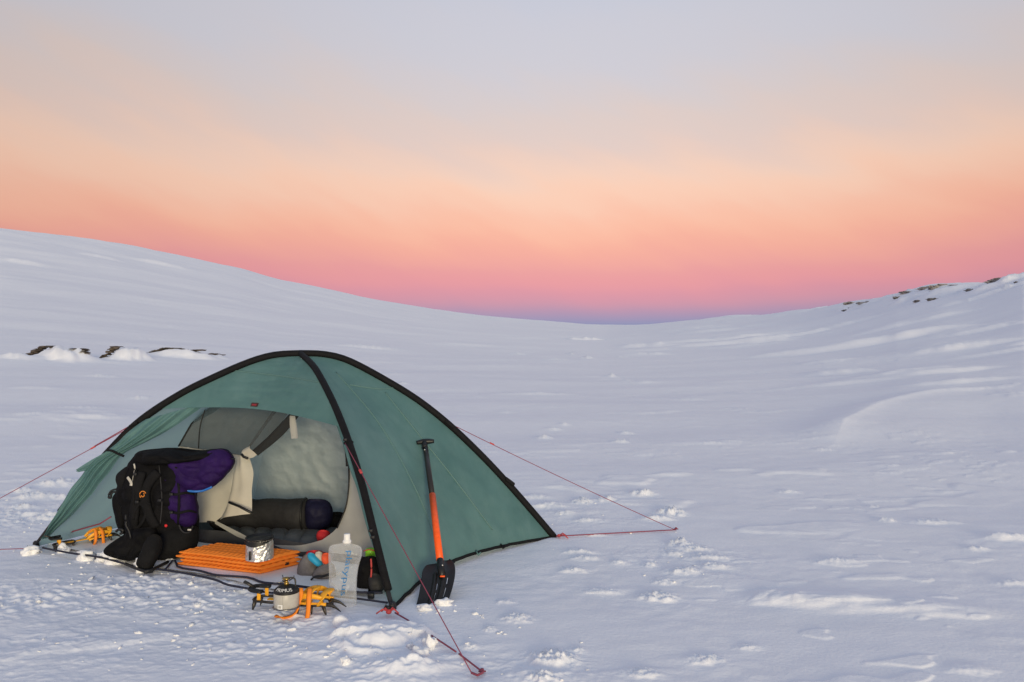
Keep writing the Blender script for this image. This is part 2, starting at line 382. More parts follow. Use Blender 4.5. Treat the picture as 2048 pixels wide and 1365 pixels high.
for i, (px, py, w, h) in enumerate(LUMPS):
    p = gnd_at(px, py); k = p.y/FPX
    _bumps.append((p.x, p.y + h*k*1.6, w*k*0.62, max(h*k*1.5, 0.025), max(w*k*0.6, 0.05), h*k*0.55, 0.6, i))
for i, (px, py, w, h, bk) in enumerate(DRIFTS):
    p = gnd_at(px, py); k = p.y/FPX
    _bumps.append((p.x, p.y + h*k*1.7, w*k*0.55, h*k*(1.5 if bk < 1.7 else 2.0), w*k*0.25*bk, h*k*(0.8 if bk < 1.7 else 0.66), 0.25, 300+i))
# long curved drift edge on the right
RIDGE = [gnd_at(*p) for p in ((1655, 905), (1675, 880), (1700, 852), (1760, 818), (1850, 795), (1950, 783), (2060, 772))]
RIDGE = spline(RIDGE, 40)

def detail_h(x, y, bumps=True):
    r = np.hypot(x, y)
    a = R_(10); wx = x*math.cos(a) + y*math.sin(a); wy = -x*math.sin(a) + y*math.cos(a)
    dt = np.hypot((x-TC.x)/2.4, (y-TC.y)/1.8)
    away = 1 - np.exp(-dt**4*0.6)
    h = 0.05*away*pn(wx/4.5, wy/2.2, 1)*sst(4, 9, r)
    h += 0.14*pn(wx/13, wy/6, 2)*sst(10, 30, r) + 0.5*pn(wx/40, wy/20, 3)*sst(30, 90, r)
    # wind-carved plates with crisp edges
    pm = sst(-0.15, 0.5, pn(wx/6, wy/4, 8))
    s1 = pn(wx/1.7, wy/0.8, 4) + 0.45*pn(wx/0.5, wy/0.25, 5)
    h += 0.020*away*pm*sst(0.34, 0.56, s1)
    pm2 = sst(-0.1, 0.5, pn(wx/22, wy/14, 9)) * (0.35 + 0.65*sst(-0.1, 0.3, np.arctan2(x, y)))
    s2 = pn(wx/8, wy/3.2, 6) + 0.4*pn(wx/2.5, wy/1.2, 7)
    h += 0.10*pm2*sst(0.25, 0.5, s2)*sst(14, 30, r)
    s3 = pn(wx/25, wy/9, 10) + 0.4*pn(wx/7, wy/3, 11)
    h += 0.35*pm2*sst(0.25, 0.5, s3)*sst(40, 80, r)
    near = 1 - sst(10, 25, r)
    h += near*(0.006*pn(wx/1.1, wy/0.7, 21) + 0.0035*pn(wx/0.34, wy/0.2, 12) + 0.0022*pn(x/0.10, y/0.08, 13)*(0.4+sst(-0.2, 0.4, pn(x/0.9, y/0.6, 22))))
    # thin broken wind crust
    cm = sst(-0.1, 0.35, pn(wx/3.5, wy/1.6, 41))
    h += near*cm*away*0.007*sst(0.26, 0.36, pn(wx/0.75, wy/0.30, 42) + 0.45*pn(wx/0.20, wy/0.10, 43))
    # trampled snow
    tr = np.zeros_like(r)
    for (px, py, sx, sy, amp) in ((250, 1190, 1.05, 0.35, 1.0), (40, 1030, 0.7, 0.7, 1.0), (520, 1260, 0.55, 0.35, 0.75), (760, 1290, 0.30, 0.25, 0.5),
                                  (150, 1300, 0.6, 0.35, 0.35), (1380, 1120, 0.45, 0.4, 0.35), (1130, 1030, 0.5, 0.5, 0.35), (700, 1330, 0.5, 0.3, 0.5),
                                  (1080, 1340, 0.3, 0.15, 0.4)):
        c = gnd(px, py); tr = np.maximum(tr, amp*np.exp(-((x-c.x)/sx)**2 - ((y-c.y)/sy)**2))
    tr = tr*(0.5 + 0.5*sst(-0.25, 0.35, pn(x/0.55 + 0.4*pn(x/0.3, y/0.3, 31), y/0.4, 30)))
    h += tr*0.012*sst(0.08, 0.24, pn(x/0.22 + 0.3*pn(x/0.08, y/0.08, 33), y/0.13, 32))
    h += tr*(0.016*np.abs(pn(x/0.15, y/0.11, 14)) + 0.024*np.maximum(pn(x/0.060, y/0.045, 15), 0) + 0.015*np.maximum(pn(x/0.030, y/0.026, 16), 0) - 0.010)
    # shovelled heap by the front guy line
    c = gnd(765, 1280)
    q = np.hypot((x-c.x)/0.15, (y-c.y)/0.11)
    fr_ = np.where(y < c.y, 1.0, 0.7); h += 0.050*np.exp(-(q*fr_)**5)*(1 + 0.25*pn(x/0.10, y/0.08, 17) + 0.15*pn(x/0.04, y/0.035, 25)) + 0.022*np.exp(-((q-1.4)/0.2)**2)*(1+0.6*pn(x/0.09, y/0.07, 24))
    c = gnd(810, 1335); q = np.hypot((x-c.x)/0.12, (y-c.y)/0.06)
    h += 0.028*np.exp(-q**3)*(1 + 0.7*pn(x/0.06, y/0.05, 18) + 0.3*pn(x/0.025, y/0.022, 26))
    # long drift edge
    rp = np.array([(p.x, p.y) for p in RIDGE]); sel = (x > 1.5) & (x < 14) & (y > 5) & (y < 22)
    if sel.any():
        xs = x[sel]; ys = y[sel]
        d2 = np.full(xs.shape, 1e9); sg = np.zeros_like(xs); tt = np.zeros_like(xs)
        for i in range(len(rp)-1):
            ax, ay = rp[i]; bx, by = rp[i+1]; dx, dy = bx-ax, by-ay; L2 = dx*dx+dy*dy
            t = np.clip(((xs-ax)*dx + (ys-ay)*dy)/L2, 0, 1)
            ddx = xs-(ax+t*dx); ddy = ys-(ay+t*dy); dd = ddx*ddx+ddy*ddy
            m = dd < d2; d2[m] = dd[m]; sg[m] = (dx*ddy - dy*ddx)[m]; tt[m] = (i+t[m])/(len(rp)-1)
        d = np.sqrt(d2)*np.sign(sg)
        prof = np.where(d > 0, np.exp(-(d/0.55)**2), 0.5*np.exp(-np.abs(d)/0.22) + 0.5*np.exp(-(d/1.4)**2))
        env = sst(0, 0.25, tt)*(1-sst(0.75, 1, tt)); env *= (1-sst(1.2, 2.5, np.abs(d)))
        hh = np.zeros_like(h); hh[sel] = 0.15*prof*env; h = h + hh
    return h

def bump_h(x, y):
    h = 0.0
    for (cx, cy, wx, wf, wb, hz_, nzm, sd) in _bumps:
        if abs(x-cx) > 3*wx or abs(y-cy) > 3*max(wf, wb)+wx: continue
        n = float(pn([x/(wx*0.5)], [y/(wx*0.4)], sd % 23)[0]); n2 = float(pn([x/(wx*0.17)], [y/(wx*0.15)], (sd+5) % 23)[0])
        dy = y - cy + 0.35*wf*n; w = wf if dy < 0 else wb
        h += hz_*math.exp(-(((x-cx)/wx)**2 + (dy/w)**2)**1.6)*(1 + nzm*(1.0*n + 0.45*n2))
    return h
def build_ground():
    half = R_(37.5); NA = 1000
    az = np.concatenate([np.linspace(-math.pi, -half, 50)[:-1], np.linspace(-half, half, NA), np.linspace(half, math.pi, 50)[1:-1]])
    ys = np.linspace(1440, 812, 600); r1 = CAM_H*FPX/(ys-HY)
    r2 = np.geomspace(r1[-1], 340, 400)[1:]; r3 = np.geomspace(340, 9000, 26)[1:]
    r = np.concatenate([[0.25, 0.7, 1.2, 1.7, 2.1, 2.4], r1, r2, r3])
    A, Rr = np.meshgrid(az, r); x = Rr*np.sin(A); y = Rr*np.cos(A)
    z = base_h(x, y) + detail_h(x, y)
    fine = None
    for (cx, cy, wx, wf, wb, hz, nzm, sd) in _bumps:
        rr = math.hypot(cx, cy); a0 = math.atan2(cx, cy); da = 2.6*wx/rr
        ci = np.nonzero((az > a0-da) & (az < a0+da))[0]; ri = np.nonzero((r > rr-2.6*wf-0.5*wx) & (r < rr+2.6*wb+0.5*wx))[0]
        if len(ci) == 0 or len(ri) == 0: continue
        sl_ = np.ix_(ri, ci); X = x[sl_]; Y = y[sl_]
        n = pn(X/(wx*0.5), Y/(wx*0.4), sd % 23); n2 = pn(X/(wx*0.17), Y/(wx*0.15), (sd+5) % 23)
        dy = Y - cy + 0.35*wf*n; w = np.where(dy < 0, wf, wb)
        q = ((X-cx)/wx)**2 + (dy/w)**2
        if nzm > 0.5:
            n3 = np.maximum(pn(X/(wx*0.16), Y/(wx*0.12), (sd+9) % 23), 0) + 0.6*np.maximum(pn(X/(wx*0.07), Y/(wx*0.055), (sd+3) % 23), 0)
            z[sl_] += hz*np.exp(-q**1.4)*(0.95 + 0.6*n + 0.75*n3)
        else: z[sl_] += hz*np.exp(-q**1.6)*(1 + nzm*(1.0*n + 0.45*n2))
    nr, na = z.shape
    V = np.stack([x, y, z], -1).reshape(-1, 3)
    V = np.concatenate([V, [[0, 0, float(z[0].mean())]]]); ctr = len(V)-1
    i = np.arange(nr-1)[:, None]*na; j = np.arange(na)[None, :]; j2 = (j+1) % na
    F = np.stack([i+j, i+j2, i+na+j2, i+na+j], -1).reshape(-1, 4)
    me = bpy.data.meshes.new('snow_ground')
    nq = len(F); nt_ = na
    me.vertices.add(len(V)); me.vertices.foreach_set('co', V.astype(np.float32).ravel())
    loops = np.concatenate([F[:, ::-1].ravel(), np.stack([np.arange(na), (np.arange(na)+1) % na, np.full(na, ctr)], -1)[:, ::-1].ravel()])
    me.loops.add(len(loops)); me.loops.foreach_set('vertex_index', loops.astype(np.int32))
    me.polygons.add(nq+nt_)
    st = np.concatenate([np.arange(nq)*4, nq*4+np.arange(nt_)*3]); me.polygons.foreach_set('loop_start', st.astype(np.int32))
    me.polygons.foreach_set('use_smooth', np.ones(nq+nt_, bool))
    me.update(calc_edges=True); me.validate()
    # normals up
    me.materials.append(m_snow)
    o = bpy.data.objects.new('snow_ground', me); COL.objects.link(o); o['kind'] = 'structure'
    return o
build_ground()
def hz(x, y):
    x = np.array([x], float); y = np.array([y], float)
    return float((base_h(x, y) + detail_h(x, y))[0]) + bump_h(float(x[0]), float(y[0]))

# ------------------------------------------------------------------ rocks
def rock(px, py, w, h, label, group, seed, back=0.3, rot=0.0, d=0.6):
    p = gnd_at(px, py); k = p.y/FPX
    o0 = Vector((p.x, p.y + back*w*k, 0)); o0.z = hz(o0.x, o0.y)
    mb = M()
    a = w*k/2; c = h*k
    mb.ico(o0 + Vector((0, 0, c*0.1)), 1.0, 3, (a, a*d, c*0.7), 0.9, 2.2, seed, rot)
    for q in range(3):
        s = random.uniform(-0.8, 0.8)
        mb.ico(o0 + Vector((s*a, random.uniform(-0.3, 0.3)*a, c*random.uniform(-0.1, 0.35))), 1.0, 2, (a*0.4, a*0.3, c*0.5), 0.8, 2.3, seed+q+11, rot)
    o = obj('rock', mb, m_rock2, smooth=False, origin=o0)
    return tag(o, label, 'rock', group)
def rock_ridge(pts, foot, th, label, group, seed):
    """a weathered rock rib standing along the top of a snow mound whose foot is at `foot`"""
    p0 = gnd_at(*foot); k = p0.y/FPX; Y = p0.y + 26*k*1.6
    P = spline([at(x, y, Y) for x, y in pts], max(5, int(abs(pts[-1][0]-pts[0][0])/1.8)))
    mb = M(); rn = random.Random(seed)
    for i, p in enumerate(P):
        t = 0.45*th*k*rn.uniform(0.4, 1.3)
        mb.ico(p + Vector((rn.uniform(-2, 2)*k, rn.uniform(-0.1, 0.25), -t*0.75)), 1.0, 2, (4.6*k*rn.uniform(0.8, 1.5), 0.22, t), 0.6, 2.0, seed*9+i, rn.uniform(-0.3, 0.3))
    o = obj('rock', mb, m_rock, smooth=False, origin=P[len(P)//2]); return tag(o, label, 'rock', group)
GL = 'rocks showing through the snow on the left'
rock_ridge([(-8, 716), (10, 711), (30, 709), (48, 708)], (100, 722), 4.5, 'low dark rock rib at the left edge of the picture, lowest of the left outcrop', GL, 1)
rock_ridge([(46, 709), (62, 706), (74, 699)], (100, 722), 5.5, 'slanting dark rock rib running up the left flank of the biggest snow mound', GL, 2)
rock_ridge([(74, 698), (86, 693), (94, 692), (105, 694)], (100, 722), 3.5, 'dark rock rim on the crest of the biggest snow mound on the left', GL, 3)
rock_ridge([(150, 697), (163, 699), (174, 706)], (100, 722), 2.5, 'small flat dark rock just right of the biggest snow mound', GL, 4)
rock_ridge([(204, 717), (212, 709), (220, 700)], (236, 722), 4.5, 'dark rock rib up the left side of the pointed snow mound', GL, 5)
rock_ridge([(222, 697), (229, 693), (238, 697)], (236, 722), 5.0, 'dark rock tip on the pointed snow mound', GL, 6)
rock_ridge([(268, 709), (290, 708), (308, 703)], (355, 716), 2.5, 'thin flat rock between the pointed mound and the long low mound', GL, 7)
rock_ridge([(308, 706), (318, 699), (328, 696)], (355, 716), 4.5, 'dark rock at the left end of the long low mound', GL, 8)
rock_ridge([(332, 696), (355, 697), (370, 701), (379, 704), (390, 700), (403, 700)], (355, 716), 3.0, 'long thin rock rim along the top of the long low mound', GL, 9)
rock_ridge([(422, 707), (432, 708), (442, 710)], (430, 716), 2.5, 'last small dark rock right of the long low mound above the tent', GL, 10)
GR = 'rocks on the crest of the right hill'
for i, (px, py, w, h, lb) in enumerate([
    (1702, 606, 22, 6, 'small brown rock lowest and leftmost on the right crest'),
    (1748, 600, 30, 7, 'slanting brown rock on the skyline left of the crest mound'),
    (1812, 588, 18, 4, 'small reddish rock just below the skyline left of the big snow cap'),
    (1870, 575, 20, 9, 'dark rock at the left end of the big snow cap on the crest'),
    (1902, 576, 22, 5, 'thin dark rock under the big snow cap on the crest'),
    (1868, 596, 22, 6, 'dark rock below the left end of the big snow cap'),
    (1940, 580, 14, 7, 'dark upright rock below the middle of the big snow cap'),
    (1990, 574, 26, 6, 'brown rock at the right end of the big snow cap'),
    (2000, 563, 30, 6, 'dark rock on the skyline right of the big snow cap'),
    (2036, 556, 22, 5, 'dark rock on the skyline at the right edge of the picture'),
    (1836, 598, 16, 4, 'tiny dark rock between the skyline and the lower drifts'),
    (1692, 616, 12, 4, 'tiny brown rock under the lowest crest rock')]):
    rock(px, py+5, w*1.15, h*0.75, lb, GR, 30+i, 0.1, random.uniform(-0.3, 0.3))

rq = random.Random(11)
ORD = ['first', 'second', 'third', 'fourth', 'fifth', 'sixth', 'seventh', 'eighth', 'ninth', 'tenth', 'eleventh', 'twelfth', 'thirteenth', 'fourteenth', 'fifteenth', 'sixteenth', 'seventeenth', 'eighteenth']
for i, px in enumerate(sorted(rq.uniform(1690, 2040) for _ in range(18))):
    sky_ = np.interp(px, [x for x, y in SKYLINE], [y for x, y in SKYLINE])
    rock(px, sky_ + abs(rq.gauss(0, 1))*10 + 4, rq.uniform(12, 30), rq.uniform(2.2, 4.2), ORD[i] + ' from the left of the small broken rock slivers below the right crest',
         'small broken rock slivers of the right crest', 60+i, 0.0, rq.uniform(-0.8, 0.8), 0.35)

# ------------------------------------------------------------------ tent frame curves
def vplane(a, b):
    d = (b-a).normalized(); return a, Vector((-d.y, d.x, 0))
PA = vplane(L_, Rb); PB = vplane(Ff, TC)
APEX = onplane(601, 711, *PA)
AR = [APEX] + [onplane(x, y, *PA) for x, y in ((650, 713), (700, 727), (780, 770), (840, 808), (900, 856), (960, 913), (1012, 968), (1065, 1028))] + [Rb]
AL = [APEX] + [onplane(x, y, *PA) for x, y in ((550, 714), (500, 728), (430, 758), (360, 793), (283, 844), (220, 906), (165, 972), (113, 1040))] + [L_]
BF = [APEX] + [onplane(x, y, *PB) for x, y in ((628, 738), (656, 788), (676, 832), (697, 888), (722, 968), (745, 1060), (766, 1145))] + [Ff]
NT = 40
AR, AL, BF = spline(AR, NT), spline(AL, NT), spline(BF, NT)
BK = [Vector((2*APEX.x-p.x, 2*APEX.y-p.y, p.z)) for p in BF]

tent = thing('tent', 'green two pole dome tent with its door tied open on the snow', 'tent', (TC.x, TC.y, 0))

def panel(A, B, t0=0.0, t1=1.0, sag=0.10, bow=0.10, ns=36, nt_=60, seed=0, edge=None, wr=0.004):
    G = []
    for i in range(nt_):
        row = []
        for j in range(ns):
            s = j/(ns-1)
            te = t1 if edge is None else edge(s)
            t = t0 + (te-t0)*i/(nt_-1)
            f = t*(NT-1); k = min(int(f), NT-2); f -= k
            p = A[k].lerp(A[k+1], f).lerp(B[k].lerp(B[k+1], f), s)
            c = Vector((APEX.x-p.x, APEX.y-p.y, 0))
            if c.length > 1e-4: c.normalize()
            b4 = 4*s*(1-s)
            p = p + c*(b4*(sag*min(1, t*1.6)*(1-0.35*t) + bow*t**6)) + Vector((0, 0, 1))*(0.035*b4*t**6 - 0.02*b4*sag*10*math.sin(math.pi*min(t*1.5, 1)))
            # tension creases fanning out of the two feet
            for (e, d) in ((s, 0), (1-s, 1)):
                w = math.exp(-(e/0.35)**2)*sst(0.55, 1.0, np.float64(t))
                p = p + c*(w*0.013*math.sin(e/(1.12-t*0.95)*12 + d*2)*b4)
            if edge is not None: rd = (1-abs(noise.noise(Vector((s*2.5, t*16, seed+2.0)))))**4*0.010 + 0.004*noise.noise(Vector((s*9, t*30, seed)))
            else: rd = ((1-abs(noise.noise(Vector((s*11 + t*2, t*2.2, seed+2.0)))))**5*0.012*t + 0.004*noise.noise(Vector((s*24, t*5, seed)))*t)
            p = p + c*(rd*min(1, b4*3))
            p = p + c*(wr*noise.noise(Vector((p.x*3, p.y*3, p.z*5+seed)))*b4**0.5)
            row.append(p)
        G.append(row)
    return G
pr = M().grid(panel(AR, BF, seed=1)); right_tree = pr.tree()
o = obj('fly_panel', pr, m_fly, tent); o['label'] = 'right side panel of faded green fabric'
pk = M().grid(panel(AR, BK, seed=2, bow=0.05)); obj('fly_panel', pk, m_fly, tent)
pb = M().grid(panel(AL, BK, seed=3, bow=0.05, sag=0.06)); o = obj('fly_panel', pb, m_fly_bright, tent); o['label'] = 'back left panel seen from inside'
tB = 0.475
def door_edge(s): return tB - 0.02 - 0.05*4*s*(1-s)
pc = M().grid(panel(AL, BF, seed=4, edge=door_edge, sag=0.07)); canopy_tree = pc.tree()
o = obj('door_canopy', pc, m_fly, tent); o['label'] = 'upper green panel over the doorway'
# seams sewn along the right panel
def onsurf(tree, px, py, off=0.004):
    d = ray(px, py).normalized(); h = tree.ray_cast(C0, d)
    if h[0] is None: return None
    return h[0] - d*off
def seam(tree, pts, r=0.0022, n=60):
    q = spline([Vector((x, y, 0)) for x, y in pts], n)
    P = [onsurf(tree, v.x, v.y, 0.001) for v in q]
    return [p for p in P if p is not None]
m_seam = mat('seam', (0.095, 0.185, 0.178), 0.6)
for pts in (((672, 745), (760, 850), (832, 980), (868, 1075), (884, 1150)), ((770, 785), (850, 885), (910, 960), (985, 1060)), ((700, 770), (755, 778), (790, 776))):
    P = seam(right_tree, pts)
    if len(P) > 3: obj('seam', M().tube(P, 0.0050, 6), m_seam, tent)
P = seam(canopy_tree, ((470, 742), (560, 752), (640, 765)))
if len(P) > 3: obj('seam', M().tube(P, 0.0050, 6), m_seam, tent)
# bottom edge of the right panel with pegging loops
Ed = [p for p in panel(AR, BF, seed=1)[-1]]
obj('hem', M().tube([p + Vector((0, 0, 0.004)) for p in Ed], 0.010, 6), m_sleeve, tent)
for q in (9, 14, 20):
    p = Ed[q]; obj('peg_loop', M().tube([p + Vector((0.0, 0, 0.02)), p + Vector((0.015, -0.03, 0.0)), p + Vector((0.03, -0.02, 0.012))], 0.006, 6), m_sleeve if q != 14 else m_seam, tent)

def pole(C1, C2, r, name, m_, sc=1.0, flat=1.0):
    P = list(reversed(C1)) + C2[1:]
    out_ = []
    for p in P:
        d = Vector((p.x-APEX.x, p.y-APEX.y, (p.z-0.2)*0.9)).normalized()
        out_.append(p + d*0.012)
    rr = [r]*len(out_)
    return obj(name, M().tube(out_, rr, 10, flat=flat), m_, tent)
n_bare = 5
pole(AL[:NT-n_bare], AR, 0.0245, 'pole_sleeve', m_sleeve)
pole(BK, BF[:NT-2], 0.0210, 'pole_sleeve', m_sleeve)
obj('pole', M().tube([p + Vector((-0.01, -0.01, 0.0)) for p in AL[NT-n_bare-2:]], 0.010, 8), m_pole, tent)
obj('pole', M().tube(BF[NT-4:], 0.013, 8), m_pole, tent)
for p in (L_, Rb, Ff): obj('pole_foot', M().lathe(p + Vector((0, 0, -0.02)), [(0.018, 0), (0.022, 0.02), (0.018, 0.05), (0.010, 0.06)], 12), m_pole, tent)
# apex knot and sleeve straps
obj('apex_clip', M().box(onplane(604, 716, *PA) + Vector((0.02, -0.06, 0.0)), 0.02, 0.015, 0.015, bev=0.004), m_label, tent)
for (px, py) in ((897, 851), (1017, 966)):
    p = onplane(px, py, *PA); obj('guy_tab', M().box(p + Vector((0.01, -0.01, 0.01)), 0.075, 0.05, 0.02, Vector((0.8, 0, -0.6)), bev=0.004), m_sleeve, tent)
p = onplane(697, 886, *PB); obj('guy_tab', M().box(p, 0.05, 0.05, 0.015, bev=0.004), m_sleeve, tent)
p = onplane(272, 848, *PA); obj('guy_tab', M().box(p + Vector((0, -0.02, 0)), 0.06, 0.05, 0.015, Vector((0.9, 0, 0.44)), bev=0.004), m_sleeve, tent)

# ------------------------------------------------------------------ sheets of cloth laid between two outlines
def sheet(left, right, P, N, nr=30, nc=16, pleat=0.0, npl=3, wr=0.004, seed=0, holes=None, bulge=0.0):
    a = [onplane(x, y, P, N) for x, y in left]; b = [onplane(x, y, P, N) for x, y in right]
    a, b = spline(a, nr), spline(b, nr); G = []
    nn = N if N.y < 0 else -N
    for i in range(nr):
        row = []; w = (a[i]-b[i]).length
        for j in range(nc):
            s = j/(nc-1); p = a[i].lerp(b[i], s)
            d = pleat*min(1, 0.05/max(w, 0.01) + 0.35)*math.sin(s*npl*2*math.pi + 0.9*math.sin(i*0.13+seed)) * (0.3 + 0.7*math.sin(math.pi*s))
            d += wr*noise.noise(p*9 + Vector((seed, 0, 0))) + bulge*math.sin(math.pi*s)
            row.append(p + nn*d)
        G.append(row)
    mb = M(); mb.grid(G)
    return mb
DN = (PA[1] if PA[1].y < 0 else -PA[1])
# fly door gathered and tied back along the left pole
dp = onplane(270, 850, *PA) + DN*0.05
lo = [(418, 804), (350, 853), (300, 881), (248, 908), (212, 953), (160, 1015), (92, 1078)]
hi = [(292, 839), (272, 852), (240, 880), (214, 902), (176, 935), (138, 985), (86, 1074)]
fl = obj('door_flap', sheet(hi, lo, dp, DN, 60, 44, 0.024, 3.7, 0.034, 3, bulge=0.04), m_fly, tent); fl['label'] = 'green door flap gathered and tied to the left pole'
obj('door_flap', sheet([(214, 903), (180, 922), (152, 940)], [(226, 912), (195, 935), (155, 945)], dp + DN*0.02, DN, 12, 8, 0.015, 2), m_fly, tent)['label'] = 'loose corner of the tied door flap'
tp = [onplane(x, y, dp + DN*0.05, DN) for x, y in ((213, 901), (224, 902), (236, 908), (248, 913))]
obj('tie', M().tube(spline(tp, 10), 0.008, 6), m_sleeve, fl)
# narrow strip of fly rolled beside the front pole, with black toggles
PBn = (PB[1] if PB[1].y < 0 else -PB[1])
sp = Ff + VX*0.06 - UX*0.02
obj('door_edge', sheet([(666, 836), (682, 876), (700, 935), (716, 985), (735, 1060), (752, 1112), (772, 1185)], [(680, 838), (694, 880), (712, 938), (730, 1000), (748, 1070), (765, 1130), (784, 1212)], Ff, PBn, 40, 8, 0.010, 1.5), m_fly, tent)
for (x, y) in ((690, 880), (741, 1062), (745, 1075)):
    obj('toggle', M().box(onplane(x, y, Ff + PBn*0.03, PBn), 0.022, 0.012, 0.016, bev=0.003), m_lid, tent)

# ------------------------------------------------------------------ inner tent
lean_t = (VX*0.30 + Vector((0, 0, 1.15))).normalized()
IN = UX.cross(lean_t).normalized()
if IN.y > 0: IN = -IN
IP = L_ + VX*0.50
def ip(x, y): return onplane(x, y, IP, IN)
doorL = [(668, 828), (690, 880), (697, 930), (697, 975), (691, 1015), (674, 1056), (645, 1080), (600, 1091), (545, 1090)]
mb = M().grid([[p.lerp(q, j/9) + IN*(0.004*noise.noise(p*7+Vector((j, 0, 0)))) for j in range(10)] for p, q in zip(
    spline([ip(*p) for p in doorL[:7]], 30), spline([ip(*p) for p in ((676, 830), (702, 880), (718, 940), (730, 990), (742, 1040), (752, 1075), (762, 1118))], 30))])
mb.grid([[p.lerp(q, j/4) for j in range(5)] for p, q in zip(spline([ip(*p) for p in doorL[6:]], 10), spline([ip(*p) for p in ((762, 1118), (650, 1105), (545, 1100))], 10))])
iw = obj('inner_wall', mb, m_inner, tent); iw['label'] = 'beige inner wall right of the doorway'
zp = [ip(x+1, y) - Vector((0, 0.012, 0)) for x, y in doorL[:6]]
obj('zip', M().tube(spline(zp, 40), 0.005, 6), m_lid, iw)
zz = [ip(x, y) - Vector((0, 0.014, 0)) for x, y in ((686, 876), (694, 905), (696, 932))]
obj('zip_guard', M().tube(spline(zz, 12), 0.011, 6), m_lid, iw)
# left part: mesh window and cream fabric below
obj('mesh_window', sheet([(417, 800), (392, 835), (358, 893)], [(560, 815), (525, 862), (487, 912)], IP, IN, 16, 16, 0.006, 2, 0.01, 7), m_mesh, tent)
obj('mesh_seam', M().tube(spline([ip(x, y) - Vector((0, 0.01, 0)) for x, y in ((417, 803), (392, 835), (358, 893))], 14), 0.006, 6), m_lid, tent)
obj('mesh_seam', M().tube(spline([ip(x, y) - Vector((0, 0.01, 0)) for x, y in ((417, 803), (402, 850), (398, 897))], 14), 0.004, 6), m_lid, tent)
lw = obj('inner_wall', sheet([(358, 892), (310, 985), (290, 1050)], [(487, 911), (482, 985), (432, 1044)], IP, IN, 24, 20, 0.012, 2.5, 0.02, 9), m_cream, tent)
lw['label'] = 'cream inner wall left of the doorway'
obj('wall_tab', M().box(ip(424, 1043) - Vector((0, 0.02, 0)), 0.045, 0.01, 0.03, UX, IN.cross(UX), bev=0.003), m_lid, lw)
obj('door_sill', sheet([(428, 1040), (480, 1066), (520, 1086), (570, 1095), (645, 1085)], [(430, 1048), (478, 1076), (518, 1097), (570, 1104), (650, 1103)], IP, IN, 24, 5, 0.0, 1, 0.002), m_inner, tent)
# inner door, rolled and tied
d2 = IP + IN*0.06
fd = obj('inner_door', sheet([(478, 915), (466, 960), (457, 1003), (440, 1040)], [(498, 915), (506, 945), (504, 985), (504, 1028)], d2, IN, 24, 16, 0.014, 1.5, 0.01, 2, bulge=0.05), m_cream, tent)
fd['label'] = 'cream inner door tied and hanging'
obj('door_band', sheet([(545, 822), (515, 866), (488, 905)], [(578, 824), (545, 870), (512, 905)], d2 - IN*0.02, IN, 12, 6, 0.004, 1), m_mesh, fd)
obj('door_band', sheet([(582, 824), (540, 870), (502, 904)], [(603, 827), (565, 872), (517, 912)], d2 + IN*0.01, IN, 16, 8, 0.012, 1, bulge=0.015), m_meshd, fd)
obj('door_band', sheet([(500, 892), (484, 902), (486, 914)], [(514, 910), (505, 916), (493, 917)], d2 + IN*0.03, IN, 10, 8, 0.010, 1, bulge=0.02), m_cream, fd)
obj('tie', M().tube([onplane(x, y, d2 + IN*0.07, IN) for x, y in ((483, 909), (487, 914), (495, 917))], 0.008, 6), m_lid, fd)
obj('door_trim', M().tube([onplane(x, y, d2 + IN*0.09, IN) for x, y in ((458, 1005), (478, 1013), (503, 1026))], 0.008, 6), m_lid, fd)
# hanging strap from the canopy edge
hs = obj('hanging_strap', sheet([(579, 832), (580, 855), (583, 878)], [(590, 832), (594, 855), (597, 877)], IP + IN*0.10, IN, 10, 5, 0.008, 1), m_inner, tent)
# rear half of the inner tent: two end walls and the back wall
def shrink(C, k=0.86): return [Vector((APEX.x+(p.x-APEX.x)*k, APEX.y+(p.y-APEX.y)*k, max(0.0, p.z*0.94-0.03))) for p in C]
iAR, iBK = shrink(AR), shrink(BK)
top_in = shrink(AR)[0]
iFR = spline([top_in] + [ip(*p) for p in ((640, 790), (676, 832), (703, 880), (719, 940), (743, 1040), (762, 1118))], NT)
iFL = spline([top_in] + [ip(*p) for p in ((500, 780), (417, 803), (358, 893), (300, 1000), (262, 1090))], NT)
def ruled(A, B, ns=24, sag=0.03, wr=0.012, fr=5, seed=0):
    G = []; A = spline(A, 90); B = spline(B, 90); ns *= 2
    for i in range(90):
        row = []
        for j in range(ns):
            s = j/(ns-1); p = A[i].lerp(B[i], s); c = Vector((APEX.x-p.x, APEX.y-p.y, 0))
            if c.length > 1e-4: c.normalize()
            q = Vector((p.x*4+p.z*5, p.y*4, p.z*9 - p.x*4 + seed)); n = 0.5*noise.noise(q*0.7) + (1-abs(noise.noise(q)))**4*0.9 + 0.35*(1-abs(noise.noise(q*2.1)))**4
            row.append(p + c*(4*s*(1-s)*(sag*i/90) + wr*n*min(1, 8*s, 8*(1-s))))
        G.append(row)
    return M().grid(G)
obj('inner_wall', ruled(iFR, iAR, sag=0.16, seed=1), m_innerback, tent)['label'] = 'right end wall of the inner tent'
obj('inner_wall', ruled(iAR, iBK, 36, sag=0.10, wr=0.02, seed=2), m_innerback, tent)['label'] = 'grey back wall of the inner tent'
obj('inner_wall', ruled(iBK, iFL, sag=0.10, seed=3), m_innerback, tent)['label'] = 'left end wall of the inner tent'
